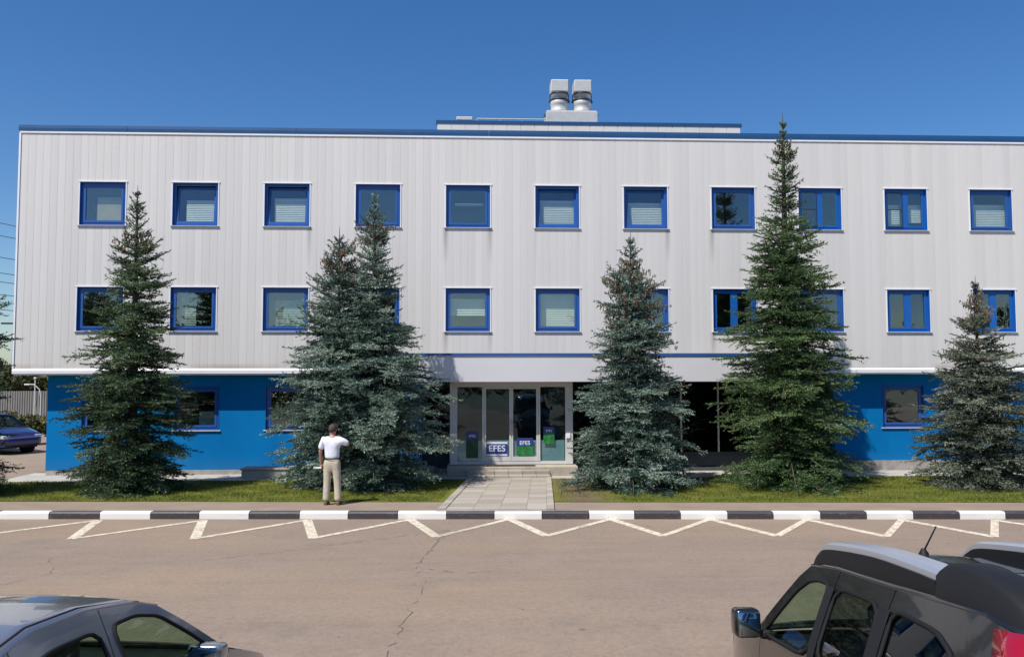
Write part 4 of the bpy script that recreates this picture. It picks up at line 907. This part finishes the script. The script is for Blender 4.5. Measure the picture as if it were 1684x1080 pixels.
# dark metallic saloon, lower left
sed=dict(paint=paint('saloon_paint',(0.25,0.27,0.32),0.30,0.5),belt=0.93,ztop=1.42,hw=0.85,rw=0.575,
 outline=[(1.93,0.30),(1.95,0.52),(1.86,0.66),(1.75,0.72),(0.98,0.90),(0.84,0.93),(0.30,1.22),(0.02,1.355),(-0.25,1.405),(-0.80,1.425),(-1.30,1.39),(-1.65,1.30),(-2.15,1.06),(-2.28,1.02),(-2.62,0.99),(-2.70,0.80),(-2.72,0.40),(-2.66,0.28)]+[(a,b) for a,b in reversed(arch(-1.72,0.34))]+[(a,b) for a,b in reversed(arch(0.95,0.34))],
 side_windows=[[(-0.60,1.315),(-0.30,1.335),(-0.02,1.295),(0.30,1.135),(0.60,0.965),(-0.54,0.935)],[(-0.76,1.310),(-1.25,1.275),(-1.52,1.185),(-1.62,1.02),(-1.50,0.96),(-0.70,0.94)]],
 door_x=[-1.55,-0.67,0.62],skins=[('front_bumper',0,2,'paint'),('bonnet',2,4,'paint'),('cowl',4,5,'black'),('windscreen',5,7,'glass'),('roof',7,11,'paint'),('rear_window',11,12,'glass'),('boot_lid',12,15,'paint'),('rear_bumper',15,17,'paint')],
 cab=(-1.5,0.55),seats=(-0.35,-1.25),wheels=(0.95,-1.72),wr=0.31)
SED,latS=car('saloon_car',sed,(-2.84,5.88,-0.11),R(83),R(7.7),'dark blue-grey saloon cut off by the lower left corner')
for sgn in(-1,1):    # roof drip mouldings and mirrors
    P_=[(x_,sgn*(latS(x_,z_)*0.90),z_+0.018) for x_,z_ in ((-0.12,1.375),(-0.25,1.392),(-0.80,1.420),(-1.30,1.385),(-1.65,1.295))]
    MB().tube(P_,0.011,6).build('roof_moulding',M['rubber'],SED)
    mr=empty('wing_mirror',(0.46,sgn*0.78,0.965),parent=SED); mr.scale=(0.85,0.92,0.80)
    q=rounded(-0.10,0.10,-0.11,0.17*1.0,-0.055,0.095,0.045); o=q.build('mirror_housing',sed['paint'],mr); o.scale=(1,sgn,1)
    q=rounded(-0.115,-0.098,-0.09,0.145,-0.04,0.075,0.008); o=q.build('mirror_glass',M['mirror'],mr); o.scale=(1,sgn,1)
    q=MB(); q.bbox(-0.05,0.05,-0.17,-0.09,-0.05,-0.01,0.01); o=q.build('mirror_stalk',M['black'],mr); o.scale=(1,sgn,1)
    rounded(1.72,1.90,sgn*0.66-0.14,sgn*0.66+0.10,0.56,0.68,0.03).build('headlight',M['lens_clear'],SED)
    rounded(-2.72,-2.62,sgn*0.62-0.14,sgn*0.62+0.12,0.74,0.93,0.03).build('tail_light',M['lens_red'],SED)

# black compact off-roader, lower right
suv=dict(paint=paint('offroader_paint',(0.010,0.009,0.009),0.02,0.05),belt=1.08,ztop=1.60,hw=0.90,rw=0.615,crown=0.065,glass_rear=M['glass_tint'],pillars=[[(-0.478,1.495),(-0.382,1.50),(-0.41,1.095),(-0.51,1.10)],[(-1.22,1.465),(-1.092,1.47),(-1.13,1.115),(-1.25,1.12)]],
 outline=[(1.55,0.35),(1.58,0.70),(1.50,0.92),(1.38,0.98),(0.80,1.06),(0.60,1.10),(0.16,1.51),(0.04,1.585),(-0.35,1.595),(-1.10,1.565),(-1.95,1.535),(-2.24,1.48),(-2.42,1.12),(-2.46,0.98),(-2.54,0.60),(-2.52,0.36)]+[(a,b) for a,b in reversed(arch(-1.62,0.38))]+[(a,b) for a,b in reversed(arch(0.85,0.38))],
 side_windows=[[(-0.37,1.505),(-0.20,1.515),(-0.04,1.495),(0.10,1.42),(0.30,1.23),(0.42,1.10),(-0.40,1.085)],[(-0.49,1.50),(-1.08,1.475),(-1.12,1.11),(-0.52,1.09)],[(-1.23,1.47),(-1.66,1.43),(-1.82,1.36),(-1.86,1.27),(-1.78,1.14),(-1.26,1.11)]],
 door_x=[-1.17,-0.44,0.50],skins=[('front_bumper',0,2,'paint'),('bonnet',2,4,'paint'),('cowl',4,5,'black'),('windscreen',5,7,'glass'),('roof',7,11,'paint'),('tailgate_window',11,12,'glass'),('tailgate',12,14,'paint'),('rear_bumper',14,15,'black')],
 cab=(-1.6,0.45),seats=(-0.15,-1.0),wheels=(0.85,-1.62),wr=0.35)
SUV,latV=car('off_roader',suv,(2.86,5.28,-0.01),R(89),R(8.0),'black compact off-roader with silver roof rails cut off by the lower right corner')
M['railsilver']=mat('satin_silver',(0.52,0.55,0.60),0.30,metal=0.6)
for sgn in(-1,1):
    rl=empty('roof_rail',(0,sgn*0.50,0),parent=SUV)
    st_=[(0.22,1.555,0.03,0.010),(0.12,1.63,0.06,0.02),(-0.02,1.70,0.075,0.025),(-0.20,1.735,0.085,0.025),(-0.8,1.735,0.095,0.025),(-1.25,1.70,0.095,0.025),(-1.52,1.67,0.095,0.025)]
    def cat(P_,k=5):
        o_=[]; n_=len(P_)
        for i_ in range(n_-1):
            a_,b_,c_,d_=[np.array(P_[max(0,min(n_-1,i_+q_))]) for q_ in (-1,0,1,2)]
            for j_ in range(k):
                u_=j_/k; o_.append(tuple(0.5*((2*b_)+(c_-a_)*u_+(2*a_-5*b_+4*c_-d_)*u_**2+(3*b_-a_-3*c_+d_)*u_**3)))
        o_.append(tuple(P_[-1])); return o_
    zb7=(1.53,1.56,1.58,1.585,1.57,1.55,1.54); st_=cat([a_+(b_,) for a_,b_ in zip(st_,zb7)]); zb7=[a_[4] for a_ in st_]; st_=[a_[:4] for a_ in st_]
    g=[[(x_,-w,z_-0.03),(x_,-w,z_),(x_,-w*0.6,z_+t_*0.55),(x_,w*0.6,z_+t_*0.55),(x_,w,z_),(x_,w,z_-0.03),(x_,-w,z_-0.03)] for x_,z_,w,t_ in st_]
    MB().grid(g,smooth=False).build('rail_bar',M['railsilver'],rl)
    g=[[(x_,-w-0.01,zr),(x_,-w-0.012,z_-0.031),(x_,w+0.012,z_-0.031),(x_,w+0.01,zr)] for (x_,z_,w,t_),zr in zip(st_,zb7)]
    MB().grid(g,smooth=False).build('rail_base',M['black'],rl)
    st2=[(-1.52,1.665,0.100),(-1.62,1.71,0.102),(-1.80,1.705,0.10),(-1.98,1.66,0.098),(-2.14,1.59,0.095),(-2.26,1.50,0.09)]
    st2=cat(st2)
    g=[[(x_,-w,z_-0.16),(x_,-w,z_),(x_,-w*0.7,z_+0.02),(x_,w*0.7,z_+0.02),(x_,w,z_),(x_,w+0.02,z_-0.16)] for x_,z_,w in st2]
    MB().grid(g).build('rail_end_cap',M['black'],rl)
    # mirrors
    mr=empty('wing_mirror',(0.38,sgn*0.965,1.175),parent=SUV); mr.scale=(0.85,0.88,0.86)
    q=rounded(-0.07,0.11,-0.09,0.12,-0.11,0.12,0.045); o=q.build('mirror_housing',suv['paint'],mr); o.scale=(1,sgn,1)
    q=rounded(-0.082,-0.066,-0.070,0.10,-0.09,0.095,0.007); o=q.build('mirror_glass',M['mirror'],mr); o.scale=(1,sgn,1)
    q=MB(); q.bbox(-0.04,0.06,-0.20,-0.08,-0.12,-0.05,0.02); o=q.build('mirror_stalk',M['black'],mr); o.scale=(1,sgn,1)
    # tall tail lamps
    tl=empty('tail_light',(0,0,0),parent=SUV)
    def strip(rows,m,nm,off):
        g=[[ (x_,sgn*(latV(x_,z_)+o2+off),z_) for (x_,z_,o2) in row] for row in rows]; o=MB().grid(g).build(nm,m,tl); md_=o.modifiers.new('s','SOLIDIFY'); md_.thickness=0.02; md_.offset=0
    rowsL=[]
    for k in range(7):
        z_=1.50-0.54*k/6; xr=-2.28-0.14*(1.50-z_)/0.40 if z_>1.10 else -2.44-(1.1-z_)*0.2
        rowsL.append([(xr+0.22,z_,0.012),(xr+0.12,z_,0.022),(xr+0.03,z_,0.012),(xr-0.015,z_,-0.05),(xr-0.02,z_,-0.18)])
    strip(rowsL,M['lens_red'],'lamp_lens',0.0)
    rows2=[[(r_[0][0]-0.06,r_[0][1],0.03),(r_[1][0]-0.02,r_[1][1],0.034),(r_[2][0],r_[2][1],0.024)] for r_ in rowsL[1:6]]
    strip(rows2,M['lens_red2'],'lamp_reflector',0.002)
    q=rounded(1.36,1.56,sgn*0.62-0.15,sgn*0.62+0.13,0.74,0.92,0.03).build('headlight',M['lens_clear'],SUV)
MB().add([(-0.45,-0.34,1.664),(-0.45,0.34,1.664),(-1.15,0.34,1.640),(-1.15,-0.34,1.640)],[(0,1,2,3)]).build('sunroof',mat('sunroof_glass',(0.01,0.012,0.015),0.03),SUV)
an=empty('aerial',(-0.25,0.0,1.652),parent=SUV)
MB().lathe([(0.035,0.0),(0.03,0.03),(0.012,0.06)],10).build('aerial_base',M['black'],an); MB().tube([(0,0,0.04),(-0.10,-0.045,0.20)],[0.006,0.004],6).build('aerial_rod',M['black'],an)
# blue hatchback parked beyond the corner
hb=dict(paint=paint('blue_paint',(0.010,0.014,0.12),0.1,0.3),belt=0.90,ztop=1.42,hw=0.82,rw=0.56,
 outline=[(1.75,0.30),(1.78,0.55),(1.66,0.72),(0.85,0.90),(0.75,0.93),(0.10,1.36),(-0.2,1.41),(-1.3,1.42),(-1.8,1.30),(-2.05,0.90),(-2.10,0.35)]+[(a,b) for a,b in reversed(arch(-1.45,0.33))]+[(a,b) for a,b in reversed(arch(0.95,0.33))],
 side_windows=[[(-0.50,1.31),(-0.05,1.30),(0.50,0.95),(-0.48,0.93)],[(-0.62,1.31),(-1.30,1.28),(-1.60,0.98),(-0.60,0.93)]],
 door_x=[-1.45+0.34,-0.56,0.55],skins=[('front_bumper',0,2,'paint'),('bonnet',2,3,'paint'),('cowl',3,4,'black'),('windscreen',4,5,'glass'),('roof',5,8,'paint'),('tailgate_window',8,9,'glass'),('tailgate',9,10,'paint')],cab=(-1.3,0.45),seats=(-0.3,),wheels=(0.95,-1.45),wr=0.30)
HB,latH=car('parked_car',hb,(-18.1,32.4,-0.012),R(-30),0,'bright blue hatchback parked beyond the left corner of the building')
for sgn in(-1,1):
    rounded(1.58,1.76,sgn*0.60-0.14,sgn*0.60+0.12,0.56,0.70,0.03).build('headlight',M['lens_clear'],HB)
MB().box(1.785,1.80,-0.26,0.26,0.38,0.49).build('number_plate',M['plate'],HB)

# ------------------------------------------------------------------ the man
M['skin']=mat('skin',(0.42,0.22,0.15),0.55,Subsurface_Weight=0.1); M['shirt']=simple('white_shirt',(0.74,0.75,0.82),0.8,0.06,8,0.5,14); M['trouser']=simple('beige_trousers',(0.50,0.44,0.33),0.85,0.10,6,0.6,12)
M['hair']=simple('dark_hair',(0.060,0.040,0.032),0.8,0.4,40); M['shoe']=simple('tan_shoes',(0.22,0.14,0.08),0.6,0.1); M['belt']=mat('belt',(0.03,0.02,0.015),0.5); M['paper']=mat('paper',(0.75,0.75,0.75),0.6)
man=empty('person',(-3.16,18.72,-0.004),R(-8)); tag(man,'man in white shirt and beige trousers standing on the pavement with his back turned','person')
def skinned(name,verts,edges,rad,m,parent,lv=2,root_i=0):
    me=bpy.data.meshes.new(name); me.from_pydata(verts,edges,[]); me.materials.append(m); o=link(name,me,parent)
    sk=o.modifiers.new('skin','SKIN'); sk.use_smooth_shade=True
    if not me.skin_vertices: 
        bm=bmesh.new(); bm.from_mesh(me); bm.verts.layers.skin.verify(); bm.to_mesh(me); bm.free()
    for i,r_ in enumerate(rad):
        me.skin_vertices[0].data[i].radius=r_ if hasattr(r_,'__len__') else (r_,r_)
    me.skin_vertices[0].data[root_i].use_root=True
    su=o.modifiers.new('sub','SUBSURF'); su.levels=lv; su.render_levels=lv; return o
# coordinates: x right, y forward (away from camera), z up; height 1.77
skv=[(0,0.0,0.95),(0,0.0,1.18),(0,-0.01,1.40),(0,0.0,1.50),(0,0.02,1.56),(0,0.025,1.64),(0,0.025,1.715),
 (-0.19,-0.01,1.42),(-0.27,0.0,1.18),(-0.275,0.07,0.94),(-0.27,0.09,0.87),
 (0.19,-0.01,1.42),(0.34,0.09,1.30),(0.17,0.31,1.36),(0.11,0.36,1.40),
 (-0.10,0,0.90),(-0.115,0.01,0.50),(-0.120,-0.02,0.10),(0.10,0,0.90),(0.13,0.02,0.50),(0.135,0.0,0.10)]
ske=[(0,1),(1,2),(2,3),(3,4),(4,5),(5,6),(2,7),(7,8),(8,9),(9,10),(2,11),(11,12),(12,13),(13,14),(0,15),(15,16),(16,17),(0,18),(18,19),(19,20)]
skr=[(0.12,0.08),(0.12,0.08),(0.13,0.085),0.056,0.064,(0.082,0.096),(0.058,0.068),0.052,0.042,0.030,0.024,0.052,0.042,0.030,0.024,0.075,0.055,0.04,0.075,0.055,0.04]
skinned('body',skv,ske,skr,M['skin'],man)
# clothing as its own shells
shv=[(0,0,0.945),(0,0,1.10),(0,-0.005,1.27),(0,-0.01,1.41),(0,0.0,1.485),(-0.185,-0.01,1.425),(-0.245,-0.005,1.29),(-0.262,0.0,1.20),(0.185,-0.01,1.425),(0.28,0.04,1.365),(0.33,0.075,1.32)]
she=[(0,1),(1,2),(2,3),(3,4),(3,5),(5,6),(6,7),(3,8),(8,9),(9,10)]
skinned('shirt',shv,she,[(0.172,0.122),(0.178,0.125),(0.190,0.13),(0.185,0.115),(0.075,0.07),0.085,0.072,0.070,0.085,0.074,0.072],M['shirt'],man,root_i=0)
trv=[(0,0.0,1.075),(0,0,0.90),(-0.098,0,0.80),(-0.108,0.0,0.50),(-0.117,-0.01,0.25),(-0.122,-0.01,0.07),(0.098,0,0.80),(0.122,0.01,0.50),(0.135,0.005,0.25),(0.142,0,0.07)]
tre=[(0,1),(1,2),(2,3),(3,4),(4,5),(1,6),(6,7),(7,8),(8,9)]
skinned('trousers',trv,tre,[(0.180,0.132),(0.184,0.135),(0.102,0.107),(0.083,0.085),(0.078,0.082),(0.080,0.085),(0.100,0.105),(0.083,0.085),(0.078,0.082),(0.080,0.085)],M['trouser'],man,root_i=1)
o=MB().lathe([(0.178,-0.016),(0.182,0.0),(0.178,0.016)],24).build('belt',M['belt'],man); o.location=(0,0,1.015); o.scale=(0.98,0.74,1)
bm=bmesh.new(); bmesh.ops.create_uvsphere(bm,u_segments=20,v_segments=14,radius=1)
for v in bm.verts:
    if v.co.y>0.25 and v.co.z<0.55: v.co.y=0.25+(v.co.y-0.25)*0.3
    v.co=Vector((v.co.x*0.088,v.co.y*0.10+0.012-(0.012 if v.co.z<0 else 0),v.co.z*(0.112 if v.co.z<0 else 0.088)+1.682))
me=bpy.data.meshes.new('hair'); bm.to_mesh(me); bm.free(); me.materials.append(M['hair']); me.polygons.foreach_set('use_smooth',[True]*len(me.polygons)); link('hair',me,man)
for s in(-1,1):
    q=MB(); q.lathe([(0.001,-0.012),(0.022,-0.008),(0.03,0.0),(0.018,0.008)],10); e=q.build('ear',M['skin'],man); e.location=(s*0.083,0.03,1.64); e.rotation_euler=(0,R(90),0)
rounded(-0.012,0.012,0.11,0.14,1.615,1.66,0.008).build('nose',M['skin'],man)
for s in(-1,1): rounded(s*0.032-0.010,s*0.032+0.010,0.105,0.117,1.655,1.665,0.004).build('eye',M['belt'],man)
rounded(-0.025,0.025,0.105,0.118,1.590,1.600,0.004).build('mouth',mat('lips',(0.3,0.1,0.08),0.5),man)
for (sx,x_,y_) in ((-1,-0.127,0.02),(1,0.148,0.03)):
    q=MB(); pr_=[(0.0,-0.10,0.055),(0.0,-0.05,0.075),(0.0,0.03,0.06),(0.005*sx,0.12,0.045),(0.005*sx,0.17,0.03)]
    o=q.tube([(x_+a,y_+b,c_*0.62) for a,b,c_ in pr_],[0.034,0.043,0.044,0.047,0.028],10).build('shoe',M['shoe'],man)
def hand(x_,y_,z_,d,palm_n,parent):
    h=empty('hand',(x_,y_,z_),parent=parent); d=Vector(d).normalized(); n_=Vector(palm_n).normalized(); sd=d.cross(n_).normalized()
    q=MB()
    q.tube([Vector((0,0,0)),d*0.05,d*0.085],[0.024,0.034,0.030],8)
    q.build('palm',M['skin'],h)
    for k,(o_,l_) in enumerate(((-0.027,0.065),(-0.009,0.075),(0.009,0.070),(0.027,0.055))):
        a=d*0.08+sd*o_; q=MB(); q.tube([a,a+d*l_*0.45+n_*0.008,a+d*l_*0.75+n_*0.026,a+d*l_*0.80+n_*0.045],[0.0095,0.009,0.008,0.006],6); q.build('finger',M['skin'],h)
    a=d*0.02-sd*0.025; q=MB(); q.tube([a,a+d*0.025-sd*0.025+n_*0.01,a+d*0.05-sd*0.022+n_*0.028],[0.011,0.010,0.007],6); q.build('thumb',M['skin'],h)
hand(-0.27,0.09,0.87,(0,0.15,-1),(1,0.2,0),man); hand(0.11,0.36,1.40,(-0.7,0.35,0.5),(-0.3,-0.9,0),man)
pp=empty('folded_papers',(0,0,0)); pp.matrix_world=Matrix.Translation((-3.50,18.84,0.80)) ; tag(pp,'small white folded papers held in the left hand of the man','papers')
MB().bbox(-0.085,0.085,-0.05,0.05,-0.02,-0.004,0.002).build('sheet_stack',M['paper'],pp); o=MB().bbox(-0.08,0.085,-0.045,0.05,-0.003,0.006,0.002).build('top_sheet',M['paper'],pp); o.rotation_euler=(0,0,0.2)
